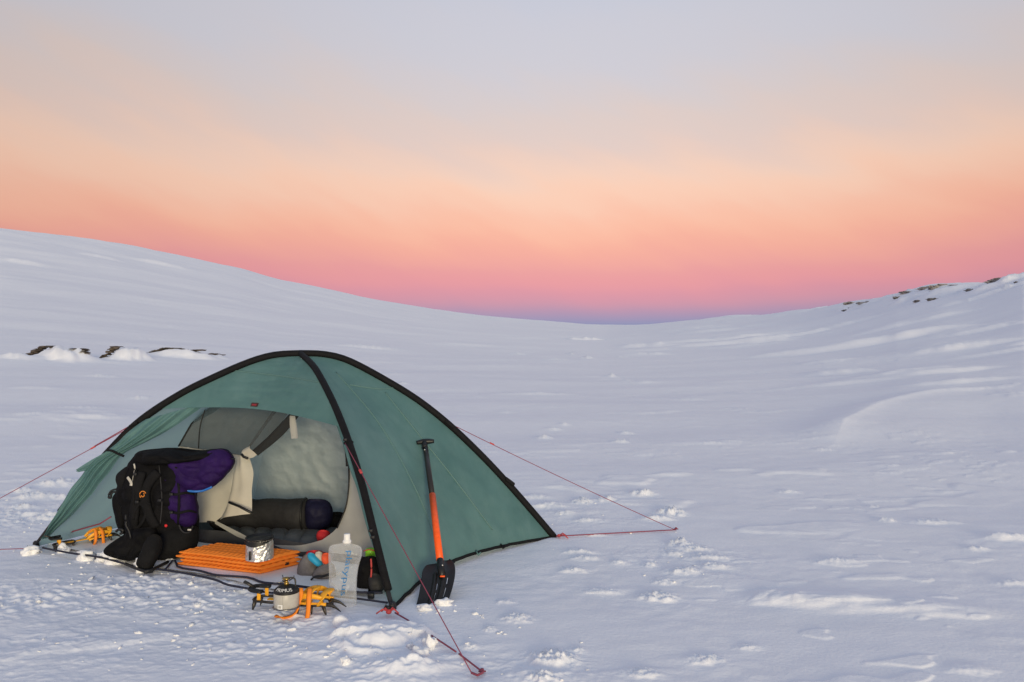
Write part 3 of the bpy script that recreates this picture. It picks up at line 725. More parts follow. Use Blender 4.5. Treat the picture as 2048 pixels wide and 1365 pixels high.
# bathtub floor
fa, fb, fc, fd_ = ip(262, 1090), ip(762, 1118), iAR[-1], iBK[-1]
for q in (fa, fb, fc, fd_): q.z = 0
def flo(u, v, z): p = fa.lerp(fb, u).lerp(fd_.lerp(fc, u), v); return Vector((p.x, p.y, z + 0.006*noise.noise(p*6)))
G = [[flo(i/30, 0.0, 0.10 + 0.02*noise.noise(Vector((i*0.3, 0, 0)))) + VX*0.03 for i in range(31)], [flo(i/30, 0.0, 0.05) + VX*0.005 for i in range(31)], [flo(i/30, 0.0, 0.014) for i in range(31)]]
for v in (0.05, 0.3, 0.6, 0.9, 1.0): G.append([flo(i/30, v, 0.022) for i in range(31)])
obj('inner_floor', M().grid(G), m_floor, tent)['label'] = 'dark bathtub floor of the inner tent'
# pale groundsheet in the porch
G = []
gl = spline([gnd(x, y) for x, y in ((120, 1100), (300, 1138), (430, 1160), (560, 1188), (735, 1196))], 30)
gr_ = spline([gnd(x, y) for x, y in ((215, 1062), (350, 1078), (520, 1098), (640, 1106), (745, 1125))], 30)
for a, b in zip(gl, gr_):
    G.append([a.lerp(b, j/11) + Vector((0, 0, 0.022 + 0.005*noise.noise(a.lerp(b, j/11)*8))) for j in range(12)])
obj('groundsheet', M().grid(G), m_gsheet, tent)
# webbing straps along the doorway
def gstrap(pts, r, name='strap', m_=None, dz=0.03, n=40, fl=1.0):
    P = []
    for v in spline([Vector((x, y, 0)) for x, y in pts], n):
        p = gnd(v.x, v.y, dz); z = max(hz(p.x, p.y) + r*0.6, dz); P.append(gnd(v.x, v.y, z))
    return obj(name, M().tube(P, r, 6, flat=fl), m_ or m_strap, tent)
gstrap(((85, 1096), (110, 1101), (150, 1108), (205, 1116), (265, 1132), (310, 1138), (370, 1147), (430, 1160), (455, 1170), (500, 1178)), 0.0062)
gstrap(((500, 1178), (540, 1186), (620, 1189), (700, 1196), (775, 1206)), 0.0055)
gstrap(((330, 1140), (345, 1122), (350, 1118), (356, 1134), (400, 1142), (430, 1150), (470, 1153), (500, 1156), (525, 1165), (570, 1169), (640, 1178), (700, 1184), (765, 1186)), 0.0060)
# red draw cord along the lower edge of the back left panel
P = [onplane(x, y, L_ + VX*0.2, -VX) for x, y in ((100, 1078), (150, 1062), (200, 1048), (222, 1034))]
obj('draw_cord', M().tube(P, 0.005, 5), m_cord, tent)
# maker's tag on the canopy edge
p = onsurf(canopy_tree, 509, 810, 0.006)
if p is not None:
    tg = obj('sewn_tag', M().box(p, 0.055, 0.006, 0.026, UX, Vector((0.2, 0.35, 0.9)).cross(UX).normalized(), bev=0.0), mat('tag_dark', (0.05, 0.02, 0.02), 0.7), tent, smooth=False)
    obj('tag_print', M().box(p - Vector((0, 0.006, 0)), 0.036, 0.003, 0.010, UX, Vector((0.2, 0.35, 0.9)).cross(UX).normalized()), mat('tag_red', (0.25, 0.02, 0.03), 0.7), tg, smooth=False)

# guy lines
def cord(a, b, sagz=0.01, r=0.0026, n=14):
    P = [a.lerp(b, i/(n-1)) + Vector((0, 0, -sagz*4*(i/(n-1))*(1-i/(n-1)))) for i in range(n)]
    return obj('guy_line', M().tube(P, r, 6), m_cord, tent)
def runner(parent, p, d, big=1.0):
    X = d.normalized(); Y = X.cross(Vector((0, 0, 1))).normalized()
    obj('runner', M().box(p, 0.035*big, 0.014*big, 0.010*big, X, Y, bev=0.003), m_redtape, parent)
def knot(parent, p, seed, tails=((0.05, -0.03), (0.03, 0.04)), m_=None):
    mb = M().ico(p, 0.016, 1, (1, 1, 0.8), 0.4, 3, seed)
    for (dx, dy) in tails:
        mb.tube([p, p + Vector((dx*0.5, dy*0.5, 0.015)), p + Vector((dx, dy, -0.005))], 0.004, 5)
    return obj('knot', mb, m_ or m_redtape, parent)
g1a = onplane(907, 851, *PA); g1b = gnd(1352, 1061, 0.01); g1 = cord(g1a, g1b)
runner(g1, onplane(984, 888, g1a, Vector((g1b-g1a).cross(Vector((0, 0, 1)))).normalized()), g1b-g1a)
g1l = cord(gnd(1112, 1073, 0.02), gnd(1352, 1060, 0.015), 0.0, 0.0042); knot(g1l, gnd(1118, 1072, 0.02), 3, ((0.06, -0.05), (0.05, 0.03)))
g2a = onplane(700, 886, *PB) + PBn*0.03; g2b = gnd(943, 1346, 0.012); g2 = cord(g2a, g2b, 0.0)
runner(g2, g2a.lerp(g2b, 0.165), g2b-g2a)
ps = [gnd(*q, 0.02) for q in ((790, 1226), (818, 1242))]; g2l = cord(ps[0], ps[1], 0, 0.0038)
ps = [gnd(*q, 0.018) for q in ((846, 1260), (912, 1304))]; cord(ps[0], ps[1], 0, 0.0038)
ps = [gnd(*q, 0.014) for q in ((918, 1308), (966, 1345))]; cord(ps[0], ps[1], 0, 0.0038)
knot(g2l, gnd(778, 1224, 0.03), 5, ((-0.06, -0.015), (0.05, -0.01), (-0.04, 0.02), (0.03, 0.03)))
knot(g2l, gnd(776, 1216, 0.04), 6, ((0.03, 0.0), (-0.02, 0.0)), m_lid)
g3a = onplane(270, 850, *PA); g3b = gnd(-200, 1106, 0.01); g3 = cord(g3a, g3b, 0.0)
g3c = obj('guy_line', M().tube([g3a + Vector((0, 0, 0.012)), g3a.lerp(g3b, 0.18) + Vector((0, 0, 0.004))], 0.004, 6), m_cord, tent)
runner(g3, g3a.lerp(g3b, 0.185), g3b-g3a)
g3l = cord(gnd(66, 1097, 0.02), g3b, 0.0); knot(g3l, gnd(60, 1097, 0.03), 9, ((-0.03, 0.0), (-0.02, 0.02)), m_lid)
# ------------------------------------------------------------------ tent pegs
def peg(p, label, d=Vector((0, 0, 1))):
    mb = M().tube([p - d*0.12, p + d*0.012], 0.005, 8).lathe(p + d*0.010, [(0.007, 0), (0.009, 0.003), (0.007, 0.007)], 10)
    mb.tube([p + Vector((-0.012, 0, 0.006)), p + Vector((0.0, -0.014, 0.012)), p + Vector((0.014, 0, 0.006))], 0.004, 6)
    o = obj('tent_peg', mb, m_cord, origin=p); return tag(o, label, 'tent peg', 'tent pegs holding the guy lines')
peg(gnd(1352, 1060, 0.0), 'tent peg in the snow right of the tent where two red cords meet')
peg(gnd(964, 1346, 0.0), 'tent peg in the front snow below the shovel')
cord(gnd(943, 1346, 0.012), gnd(955, 1351, 0.012), 0, 0.005); cord(gnd(955, 1351, 0.012), gnd(966, 1345, 0.014), 0, 0.005)

# ------------------------------------------------------------------ soft bodies: an outline inflated at its own distance
def pillow(outline, Y, tf, tb, n=56, rings=9, power=2.6, nz_=0.012, fr=8, seed=0, lean=0.0, crease=0.0):
    pts = spline([at(x, y, Y) for x, y in outline], n, closed=True)
    zb = min(p.z for p in pts)
    pts = [p + Vector((0, lean*(p.z-zb), 0)) for p in pts]
    c = sum(pts, Vector())/n; mb = M(); V = []; F = []
    def layer(sign, th):
        base = len(V)
        for k in range(rings):
            r = (k+1)/rings if sign < 0 else (k+1)/rings
            for p in pts:
                q = c.lerp(p, r); d = th*max(0.0, 1-r**power)**0.5
                w = nz_*noise.noise(q*fr + Vector((seed*5.1, sign*3, seed))) + 0.5*nz_*noise.noise(q*fr*2.7 + Vector((0, seed, sign))) - crease*(1-abs(noise.noise(Vector((q.x*7+q.z*6, q.y*4, q.z*11-q.x*3+seed)))))**5
                V.append(q + Vector((0, sign*(d + w*(1 if r < 0.999 else 0)), 0)))
        V.append(c + Vector((0, sign*th, 0))); ci = len(V)-1
        for j in range(n):
            j2 = (j+1) % n
            f = (base+j, base+j2, ci); F.append(f if sign < 0 else f[::-1])
            for k in range(rings-1):
                f = (base+k*n+j, base+(k+1)*n+j, base+(k+1)*n+j2, base+k*n+j2); F.append(f if sign < 0 else f[::-1])
        return base + (rings-1)*n
    e1 = layer(-1, tf); e2 = layer(1, tb)
    for j in range(n):
        j2 = (j+1) % n; F.append((e1+j, e2+j, e2+j2, e1+j2))
    return mb.add(V, F)
def strap_on(tree, pts, w, th, fallbackY, n=24, off=0.012):
    P = []
    for v in spline([Vector((x, y, 0)) for x, y in pts], n):
        p = onsurf(tree, v.x, v.y, off); P.append(p if p is not None else at(v.x, v.y, fallbackY))
    for _ in range(2):
        P = [P[0]] + [(P[i-1]+P[i]*2+P[i+1])/4 for i in range(1, n-1)] + [P[-1]]
    return M().tube(P, th, 8, flat=w/th, up=Vector((0, -1, 0.01)))

# ------------------------------------------------------------------ backpack
YB = 5.02
bp = thing('backpack', 'big black and purple rucksack standing in the tent porch', 'backpack', gnd(320, 1122))
body = pillow([(272, 908), (300, 900), (345, 898), (385, 905), (398, 940), (392, 1000), (396, 1060), (388, 1100), (340, 1118), (290, 1112), (258, 1080), (244, 1030), (236, 985), (248, 950)], YB, 0.17, 0.15, 90, 22, 3.2, 0.02, 7, 1, crease=0.018)
bt = body.tree(); obj('body', body, m_black, bp)
obj('base_panel', pillow([(330, 1050), (375, 1048), (396, 1060), (392, 1100), (372, 1112), (330, 1122), (310, 1105)], YB-0.06, 0.13, 0.1, 40, 7, 3, 0.015, 9, 2), m_black2, bp)
sp_ = pillow([(333, 932), (350, 935), (372, 955), (388, 985), (394, 1025), (388, 1052), (350, 1056), (336, 1050), (334, 990)], YB-0.08, 0.09, 0.1, 80, 18, 3, 0.015, 10, 3, crease=0.014)
obj('front_pocket', sp_, m_purple, bp)
st_ = sp_.tree()
for (x, y) in ((334, 1037), (332, 1052)):
    obj('red_tab', M().ico(onsurf(st_, x, y, 0.004) or at(x, y, YB-0.17), 0.011, 1, (1, 0.6, 1), 0.2), m_red, bp)
lt = obj('lid_top', pillow([(270, 912), (285, 901), (340, 897), (395, 903), (440, 899), (460, 905), (452, 915), (400, 922), (340, 930), (285, 930)], YB-0.04, 0.14, 0.16, 80, 16, 2.6, 0.016, 8, 4, crease=0.025), m_black, bp)
lid = pillow([(334, 928), (350, 922), (385, 918), (420, 902), (448, 900), (464, 915), (466, 930), (450, 952), (430, 972), (405, 983), (368, 982), (348, 972), (345, 950)], YB-0.10, 0.065, 0.16, 90, 22, 3.2, 0.022, 9, 5, crease=0.018)
lo_ = obj('lid', lid, m_purple, bp); ltree = lid.tree()
obj('lid_trim', strap_on(ltree, ((366, 980), (385, 983), (405, 982), (424, 974)), 0.008, 0.006, YB-0.11, 14, 0.006), m_blue, lo_)
obj('lid_cord', M().tube([at(460, 918, YB-0.12), at(470, 918, YB-0.12), at(468, 924, YB-0.12)], 0.004, 5), m_lid, lo_)
obj('side_pocket', pillow([(240, 945), (262, 930), (275, 940), (272, 975), (262, 990), (246, 975)], YB-0.02, 0.11, 0.08, 36, 6, 2.6, 0.012, 12, 6), m_black2, bp)
obj('side_pocket', pillow([(232, 985), (258, 980), (268, 1000), (268, 1060), (256, 1072), (242, 1050)], YB-0.02, 0.11, 0.08, 36, 6, 2.6, 0.012, 12, 7), m_black, bp)
def sstrap(pts, label=None):
    return obj('shoulder_strap', strap_on(bt, pts, 0.030, 0.014, YB-0.18, 26, 0.018), m_black2, bp)
s1 = sstrap(((316, 945), (300, 962), (290, 985), (292, 1010), (300, 1035), (312, 1055)))
sstrap(((283, 945), (276, 970), (272, 1000), (268, 1030), (266, 1060)))
# orange emblem on the strap: two nested curls
e0 = onsurf(bt, 286, 990, 0.034)
curl = [e0 + Vector((0.019*math.cos(a), -0.002, 0.022*math.sin(a))) for a in [0.4+i*0.33 for i in range(12)]]
curl2 = [e0 + Vector((0.009*math.cos(a), -0.002, 0.012*math.sin(a))) for a in [3.4+i*0.36 for i in range(12)]]
obj('emblem', M().tube(curl, 0.0030, 5).tube(curl2, 0.0030, 5), m_orangeprint, s1)
for pts in (((272, 940), (268, 965), (267, 1000), (266, 1040)), ((276, 1005), (292, 1020), (285, 1045), (270, 1060)), ((300, 1010), (285, 1002), (270, 1022), (262, 1050)), ((255, 955), (262, 965), (262, 972))):
    obj('webbing', strap_on(bt, pts, 0.009, 0.004, YB-0.18, 18, 0.03), m_black2 if pts[0][0] != 255 else m_can, bp)
obj('webbing', M().tube(spline([at(x, y, YB-0.16) for x, y in ((268, 928), (270, 940), (266, 962), (268, 985))], 14), 0.005, 6), m_can, bp)
obj('cord_loop', M().tube(spline([at(x, y, YB-0.06) for x, y in ((252, 978), (232, 979), (222, 983), (217, 993), (221, 997), (224, 986), (234, 984))], 24), 0.007, 6), m_lid, bp)
hb = obj('hip_belt', pillow([(262, 1062), (300, 1058), (310, 1078), (285, 1108), (262, 1122), (228, 1117), (206, 1108), (210, 1095), (238, 1075)], YB-0.22, 0.06, 0.07, 70, 14, 3.4, 0.016, 10, 8, lean=0.2, crease=0.02), m_black, bp)
obj('hip_belt', pillow([(290, 1075), (312, 1078), (318, 1100), (308, 1128), (300, 1142), (284, 1140), (272, 1128), (280, 1100)], YB-0.36, 0.06, 0.06, 40, 7, 2.6, 0.012, 10, 9, lean=0.3), m_black2, bp)
obj('buckle', M().tube(spline([at(x, y, YB-0.24) for x, y in ((232, 1064), (236, 1060), (245, 1060), (246, 1066), (240, 1068))], 16), 0.008, 6), m_lid, bp)
obj('webbing', M().tube(spline([at(x, y, YB-0.27) for x, y in ((252, 1030), (252, 1050), (258, 1062), (262, 1078))], 12), 0.006, 6), m_lid, bp)
obj('webbing', M().tube(spline([gnd(x, y, 0.035) for x, y in ((250, 1128), (275, 1138), (296, 1143), (320, 1132), (336, 1124))], 18), 0.009, 6), m_lid, bp)
obj('buckle', M().box(gnd(297, 1143, 0.03), 0.05, 0.03, 0.02, Vector((0.8, 0.6, 0)), Vector((-0.6, 0.8, 0)), bev=0.005), m_lid, bp)
obj('webbing', M().tube(spline([at(x, y, YB-0.17) for x, y in ((358, 1050), (362, 1060), (370, 1066), (380, 1064), (386, 1052))], 14), 0.005, 6), m_roll, bp)
for pts in (((336, 985), (350, 990), (372, 986), (388, 990)), ((337, 1022), (355, 1027), (378, 1022), (392, 1026)), ((352, 935), (356, 960), (358, 1000), (356, 1050))):
    obj('compression_strap', strap_on(st_, pts, 0.008, 0.003, YB-0.15, 16, 0.005), m_black2, bp)
obj('zip', strap_on(bt, ((318, 930), (322, 970), (324, 1010), (320, 1050)), 0.004, 0.003, YB-0.17, 18, 0.004), m_roll, bp)
for (x, y) in ((273, 948), (277, 1003), (322, 1000), (345, 988), (345, 1024)):
    p = onsurf(bt, x, y, 0.03) or at(x, y, YB-0.2); obj('buckle', M().box(p + Vector((0, -0.02, 0)), 0.022, 0.010, 0.016, bev=0.003), m_lid, bp)
obj('buckle', M().box(at(379, 1060, YB-0.20), 0.022, 0.01, 0.010, bev=0.002), m_can, bp)

# ------------------------------------------------------------------ folded orange foam mat
fm0 = gnd(520, 1150, 0.02); fa_ = gnd(358, 1131, 0.02); 
fx = (fa_-fm0); LEN = fx.length; fx.normalize(); fy = Vector((fx.y, -fx.x, 0)); 
if fy.y < 0: fy = -fy
fy = (fy*0.88 + Vector((0.48, 0, 0))*0.9).normalized()
mat_t = thing('foam_mat', 'orange ridged foam mat folded into a flat stack in the porch', 'foam mat', fm0 + fx*LEN/2 + fy*0.15)
NU, NVv = 128, 30; DEP = 0.26; TH = 0.021
def foam_panel(z0, off, up, dx=0.0, dl=0.0):
    top = []; bot = []
    for i in range(NU+1):
        rt, rb = [], []
        for j in range(NVv+1):
            u = i/NU; v = j/NVv
            p = fm0 + fx*(u*(LEN+dl)+dx) + fy*(v*DEP+off)
            b = math.sin(u*math.pi*34)*(0.75 + 0.25*math.cos(v*math.pi*12))
            e = min(1, min(u, 1-u)*NU/2.0, min(v, 1-v)*NVv/2.0)
            sag = 0.003*noise.noise(p*7)
            rt.append(p + Vector((0, 0, z0 + TH*0.62 + 0.0105*b*e + 0.002*e + sag))); rb.append(p + Vector((0, 0, z0 + TH*0.10 - 0.0050*b*e + sag)))
        top.append(rt); bot.append(rb)
    mb = M(); mb.grid(top); mb.grid([r[::-1] for r in bot])
    edge = lambda G: [G[i][0] for i in range(NU+1)] + [G[NU][j] for j in range(1, NVv+1)] + [G[i][NVv] for i in range(NU-1, -1, -1)] + [G[0][j] for j in range(NVv-1, 0, -1)]
    et, eb = edge(top), edge(bot); mid = [a.lerp(b, 0.5) for a, b in zip(et, eb)]
    cc = sum(mid, Vector())/len(mid); mid = [m + (m-cc).normalized()*0.006 for m in mid]
    mb.grid([et+[et[0]], mid+[mid[0]], eb+[eb[0]]])
    return mb
for k in range(4):
    obj('panel', foam_panel(0.004 + k*(TH+0.0012), (0.0, 0.006, -0.003, 0.004)[k], k % 2, (0, -0.006, 0.004, 0.0)[k], (0.01, 0.0, 0.012, 0.0)[k]), m_orange, mat_t)
obj('strap', M().box(fm0 + fy*0.17 + fx*(-0.008) + Vector((0, 0, 0.03)), 0.006, 0.022, 0.018, fx, fy), m_lid, mat_t, smooth=False)

# ------------------------------------------------------------------ pot in a foil cosy
ZT = 0.004 + 4*(TH+0.0012) + 0.02
pp = gnd(519, 1117, ZT)
pot = thing('cooking_pot', 'silver foil wrapped pot with a black lid on the orange mat', 'pot', pp)
mb = M(); G = []
NC = 44
for i in range(12):
    row = []
    for j in range(NC+1):
        a = 2*math.pi*(j % NC)/NC; z = 0.112*i/11
        r = 0.078*(1-0.06*i/11)
        q = Vector((math.cos(a)*3.2, math.sin(a)*3.2, z*38))
        r += 0.006*noise.noise(q*1.4) + 0.003*noise.noise(q*3.1)
        row.append(pp + Vector((r*math.cos(a), r*math.sin(a), z)))
    G.append(row)
obj('foil_cosy', mb.grid(G), m_foil, pot, smooth=False)
obj('pot_wall', M().lathe(pp, [(0.066, 0.002), (0.066, 0.115)], 32), m_lid, pot)
sx = pp + Vector((-0.035, -0.078, 0)); obj('cosy_tab', M().box(pp + Vector((-0.030, -0.078, 0.035)), 0.012, 0.006, 0.05, bev=0.002), m_lid, pot)
ld = obj('lid', M().lathe(pp + Vector((0, 0, 0.112)), [(0.070, 0), (0.0775, 0.002), (0.079, 0.009), (0.076, 0.014), (0.072, 0.012), (0.068, 0.006), (0.03, 0.009), (0.004, 0.010)], 40), m_lid, pot)
G = [[pp + Vector((0.0795*math.cos(a), 0.0795*math.sin(a), 0.112)) , pp + Vector((0.0815*math.cos(a), 0.0815*math.sin(a), 0.112 - 0.030*max(0, math.cos((a+1.75)*1.0))**1.5))] for a in [2*math.pi*k/48 for k in range(49)]]
obj('lid_skirt', M().grid(G), m_lid, pot)

# ------------------------------------------------------------------ crampons
def crampon(name_loc, X, Y, label, sc=1.0):
    Z = X.cross(Y)
    c = thing('crampon', label, 'crampon', name_loc, 'yellow and orange crampons')
    o = Vector(name_loc)
    def W(x, y, z): return o + (X*x + Y*y + Z*z)*sc
    zf = 0.045
    # front and heel frames: outline bars
    fr = [(0.04, -0.045), (0.12, -0.05), (0.165, -0.035), (0.175, 0.0), (0.165, 0.035), (0.12, 0.05), (0.04, 0.045)]
    hl = [(-0.055, -0.038), (-0.13, -0.038), (-0.165, -0.025), (-0.17, 0.0), (-0.165, 0.025), (-0.13, 0.038), (-0.055, 0.038)]
    for ol in (fr, hl):
        P = spline([W(x, y, zf) for x, y in ol], 30, closed=True); P.append(P[0])
        obj('frame', M().tube(P, 0.006*sc, 6, caps=False, flat=1.0), m_darksteel, c)
    obj('centre_bar', M().box(W(-0.01, 0, zf), 0.20*sc, 0.022*sc, 0.005*sc, X, Y), m_yel, c, smooth=False)
    spk = [(0.05, -0.047, 0, -1), (0.05, 0.047, 0, 1), (0.11, -0.05, 0.2, -1), (0.11, 0.05, 0.2, 1), (0.155, -0.038, 0.9, -0.6), (0.155, 0.038, 0.9, 0.6),
           (-0.06, -0.038, 0, -0.6), (-0.06, 0.038, 0, 0.6), (-0.155, -0.03, -0.5, -0.7), (-0.155, 0.03, -0.5, 0.7)]
    for (x, y, dx, dy) in spk:
        b = W(x, y, zf); t = W(x+dx*0.022, y+dy*0.010, -0.004); mid = b.lerp(t, 0.5)
        obj('spike', M().tube([b, mid, t], [0.011*sc, 0.0075*sc, 0.0012*sc], 6, flat=0.55), m_darksteel, c)
    for y in (-0.028, 0.028):                                     # curved front points
        P = spline([W(0.165, y, zf), W(0.20, y*1.05, zf-0.006), W(0.232, y*1.1, zf-0.026)], 8)
        obj('front_point', M().tube(P, [0.010*sc*(1-0.8*i/7) for i in range(8)], 6, flat=0.6), m_darksteel, c)
    # yellow toe basket: a low cradle of bands and side rails with a perforated cheek on each side
    def band(x0, hgt, w, y0=0.050, lean=0.0):
        P = spline([W(x0, -y0, zf), W(x0+lean*0.4, -y0*1.05, zf+hgt*0.55), W(x0+lean*0.8, -y0*0.62, zf+hgt*0.95), W(x0+lean, 0, zf+hgt),
                    W(x0+lean*0.8, y0*0.62, zf+hgt*0.95), W(x0+lean*0.4, y0*1.05, zf+hgt*0.55), W(x0, y0, zf)], 22)
        obj('toe_band', M().tube(P, 0.0035*sc, 8, flat=w/0.0035), m_yel, c)
    band(0.145, 0.052, 0.016, 0.047, 0.02); band(0.085, 0.060, 0.009, 0.050, 0.03)
    for s_ in (-1, 1):
        P = spline([W(0.02, s_*0.049, zf+0.008), W(0.06, s_*0.054, zf+0.034), W(0.11, s_*0.055, zf+0.040), W(0.16, s_*0.046, zf+0.030)], 16)
        obj('toe_rail', M().tube(P, [0.007*sc+0.006*sc*math.sin(math.pi*i/15) for i in range(16)], 8, flat=0.5), m_yel, c)
        P = spline([W(0.03, s_*0.050, zf+0.002), W(0.09, s_*0.053, zf+0.006), W(0.17, s_*0.040, zf+0.004)], 12)
        obj('toe_rail', M().tube(P, 0.0075*sc, 8, flat=0.6), m_yel, c)
    for s in (-1, 1):
        obj('heel_cheek', M().box(W(-0.135, s*0.036, zf+0.02), 0.016*sc, 0.007*sc, 0.040*sc, X, Y, bev=0.002), m_yel, c)
    P = spline([W(-0.12, -0.04, zf+0.042), W(-0.17, -0.03, zf+0.044), W(-0.18, 0.0, zf+0.048), W(-0.17, 0.03, zf+0.044), W(-0.12, 0.04, zf+0.042)], 16)
    obj('heel_strap', M().tube(P, 0.008*sc, 8, flat=2.0), m_lid, c)
    obj('heel_lever', M().tube([W(-0.17, -0.01, zf+0.05), W(-0.20, -0.012, zf+0.066), W(-0.215, -0.012, zf+0.072)], 0.006*sc, 6, flat=1.6), m_darksteel, c)
    for pts in (((0.03, -0.05, zf+0.05), (0.07, -0.065, zf+0.07), (0.06, -0.085, 0.03), (0.02, -0.10, 0.006), (-0.03, -0.095, 0.008)),
                ((0.10, -0.045, zf+0.07), (0.11, -0.075, zf+0.045), (0.11, -0.088, 0.02), (0.108, -0.10, -0.004))):
        obj('ankle_strap', M().tube(spline([W(*p) for p in pts], 16), 0.0045*sc, 6, flat=2.4), m_yelstrap, c)
    return c
c1 = gnd(583, 1227); X1 = Vector((0.985, -0.17, 0)).normalized(); Y1 = Vector((0.17, 0.985, 0))
crampon(c1 + Vector((-0.01, 0.05, -0.004)), X1, Y1, 'yellow crampon in front of the doorway with a gas canister standing on it', 1.18)
c2 = gnd(156, 1098); X2 = Vector((0.80, 0.60, 0.06)).normalized(); Y2 = Vector((-0.60, 0.80, 0.0)).normalized()
crampon(c2 + Vector((0.0, 0.06, 0.0)), X2, Y2, 'yellow crampon lying at the left end of the doorway beside the rucksack', 1.0)

# ------------------------------------------------------------------ gas canister and burner
def text_mesh(s, size):
    cu = bpy.data.curves.new('lettering', 'FONT'); cu.body = s; cu.size = size; cu.align_x = 'CENTER'; cu.align_y = 'CENTER'; cu.resolution_u = 3
    to = bpy.data.objects.new('lettering', cu); COL.objects.link(to)
    me = bpy.data.meshes.new_from_object(to.evaluated_get(bpy.context.evaluated_depsgraph_get()))
    V = [v.co.copy() for v in me.vertices]; F = [tuple(p.vertices) for p in me.polygons]
    bpy.data.objects.remove(to); bpy.data.curves.remove(cu); bpy.data.meshes.remove(me)
    return V, F
cz = 0.062
gp = gnd(573, 1213, cz)
can = thing('gas_canister', 'grey and black gas canister with a folding burner on the yellow crampon', 'gas canister', gp)
CRd = 0.061
obj('can_wall', M().lathe(gp, [(CRd-0.004, 0), (CRd, 0.003), (CRd, 0.070), (CRd-0.001, 0.072)], 40), m_can, can)
obj('can_rim', M().lathe(gp - Vector((0, 0, 0.004)), [(CRd-0.002, 0), (CRd+0.005, 0.002), (CRd+0.005, 0.006), (CRd, 0.009)], 40), m_steel, can)
obj('can_shoulder', M().lathe(gp + Vector((0, 0, 0.0715)), [(CRd+0.001, 0), (CRd, 0.006), (CRd-0.006, 0.016), (CRd-0.018, 0.026), (0.022, 0.033), (0.014, 0.034)], 40), m_lid, can)
V, F = text_mesh('PRIMUS', 0.026)
mb = M(); PV = []
for v in V:                                            # lettering wrapped round the sloping shoulder
    a = -math.pi/2 + v.x/0.054; k = (v.y+0.013)/0.026
    r = (CRd-0.002)*(1-k) + 0.043*k; z = 0.0715 + 0.010*(1-k) + 0.028*k
    PV.append(gp + Vector(((r+0.002)*math.cos(a), (r+0.002)*math.sin(a), z + 0.002)))
obj('lettering', mb.add(PV, F), m_label, can, smooth=False)
def can_patch(a0, a1, z0, z1, off=0.0012, n=6): return M().grid([[gp + Vector(((CRd+off)*math.cos(a0+(a1-a0)*i/n), (CRd+off)*math.sin(a0+(a1-a0)*i/n), z)) for i in range(n+1)] for z in (z0, z1)])
obj('label_patch', can_patch(-2.02, -1.60, 0.004, 0.026), m_label, can, smooth=False)
obj('label_mark', can_patch(-1.94, -1.70, 0.009, 0.021, 0.002), m_can, can, smooth=False)
obj('label_seam', can_patch(-1.585, -1.575, 0.004, 0.066, 0.0012, 1), m_lid, can, smooth=False)
bu = gp + Vector((0, 0, 0.105))
br = obj('burner', M().lathe(bu, [(0.012, 0), (0.012, 0.012), (0.008, 0.014), (0.008, 0.024), (0.017, 0.028), (0.018, 0.034), (0.010, 0.036)], 20), m_brass, can)
for a in (0.3, 2.4, 4.4):
    P = [bu + Vector((0.012*math.cos(a), 0.012*math.sin(a), 0.02)), bu + Vector((0.032*math.cos(a), 0.032*math.sin(a), 0.030)), bu + Vector((0.036*math.cos(a), 0.036*math.sin(a), 0.042))]
    obj('pot_support', M().tube(P, 0.003, 5), m_steel, br)
P = spline([bu + Vector(q) for q in ((0.0, 0, 0.02), (0.02, -0.01, 0.038), (0.042, -0.012, 0.034), (0.048, -0.014, 0.012), (0.046, -0.014, -0.004))], 20)
obj('valve_lever', M().tube(P, 0.004, 6), m_darksteel, br)
obj('valve_lever', M().tube([bu + Vector((-0.01, 0, 0.014)), bu + Vector((-0.06, -0.01, 0.012))], 0.0025, 5), m_steel, br)

# ------------------------------------------------------------------ soft water bottle
bb = gnd(688, 1214)
bo = thing('water_bottle', 'clear collapsible water bottle with a white cap standing by the doorway', 'water bottle', bb)
YBO = bb.y + 0.01
body = pillow([(657, 1105), (661, 1092), (676, 1088), (690, 1086), (706, 1088), (721, 1094), (724, 1108), (717, 1135), (714, 1160), (713, 1190), (711, 1214), (690, 1217), (664, 1215), (659, 1190), (658, 1150)], YBO, 0.045, 0.04, 90, 22, 2.2, 0.008, 14, 4, crease=0.016)
bott = body.tree(); obj('bottle_body', body, m_bot, bo)
nk = at(694, 1087, YBO)
obj('neck', M().lathe(nk + Vector((0, 0, -0.008)), [(0.022, 0), (0.020, 0.01), (0.017, 0.012)], 20), m_bot, bo)
obj('cap', M().lathe(nk + Vector((0, 0, 0.002)), [(0.022, 0), (0.0225, 0.012), (0.019, 0.014), (0.0165, 0.020), (0.0165, 0.044), (0.014, 0.047)], 24), m_white, bo)
V, F = text_mesh('PLATYPUS'.lower(), 0.058)
xs = [v.x for v in V]; x0, x1 = min(xs), max(xs)
mb = M(); PV = []; ok = True
for v in V:
    k = (v.x-x0)/(x1-x0); px = 700 - 14*k + v.y/0.058*17; py = 1102 + 90*k
    p = onsurf(bott, px, py, 0.006); PV.append(p if p is not None else at(px, py, YBO-0.05))
obj('lettering', mb.add(PV, F), m_blueprint, bo, smooth=False)

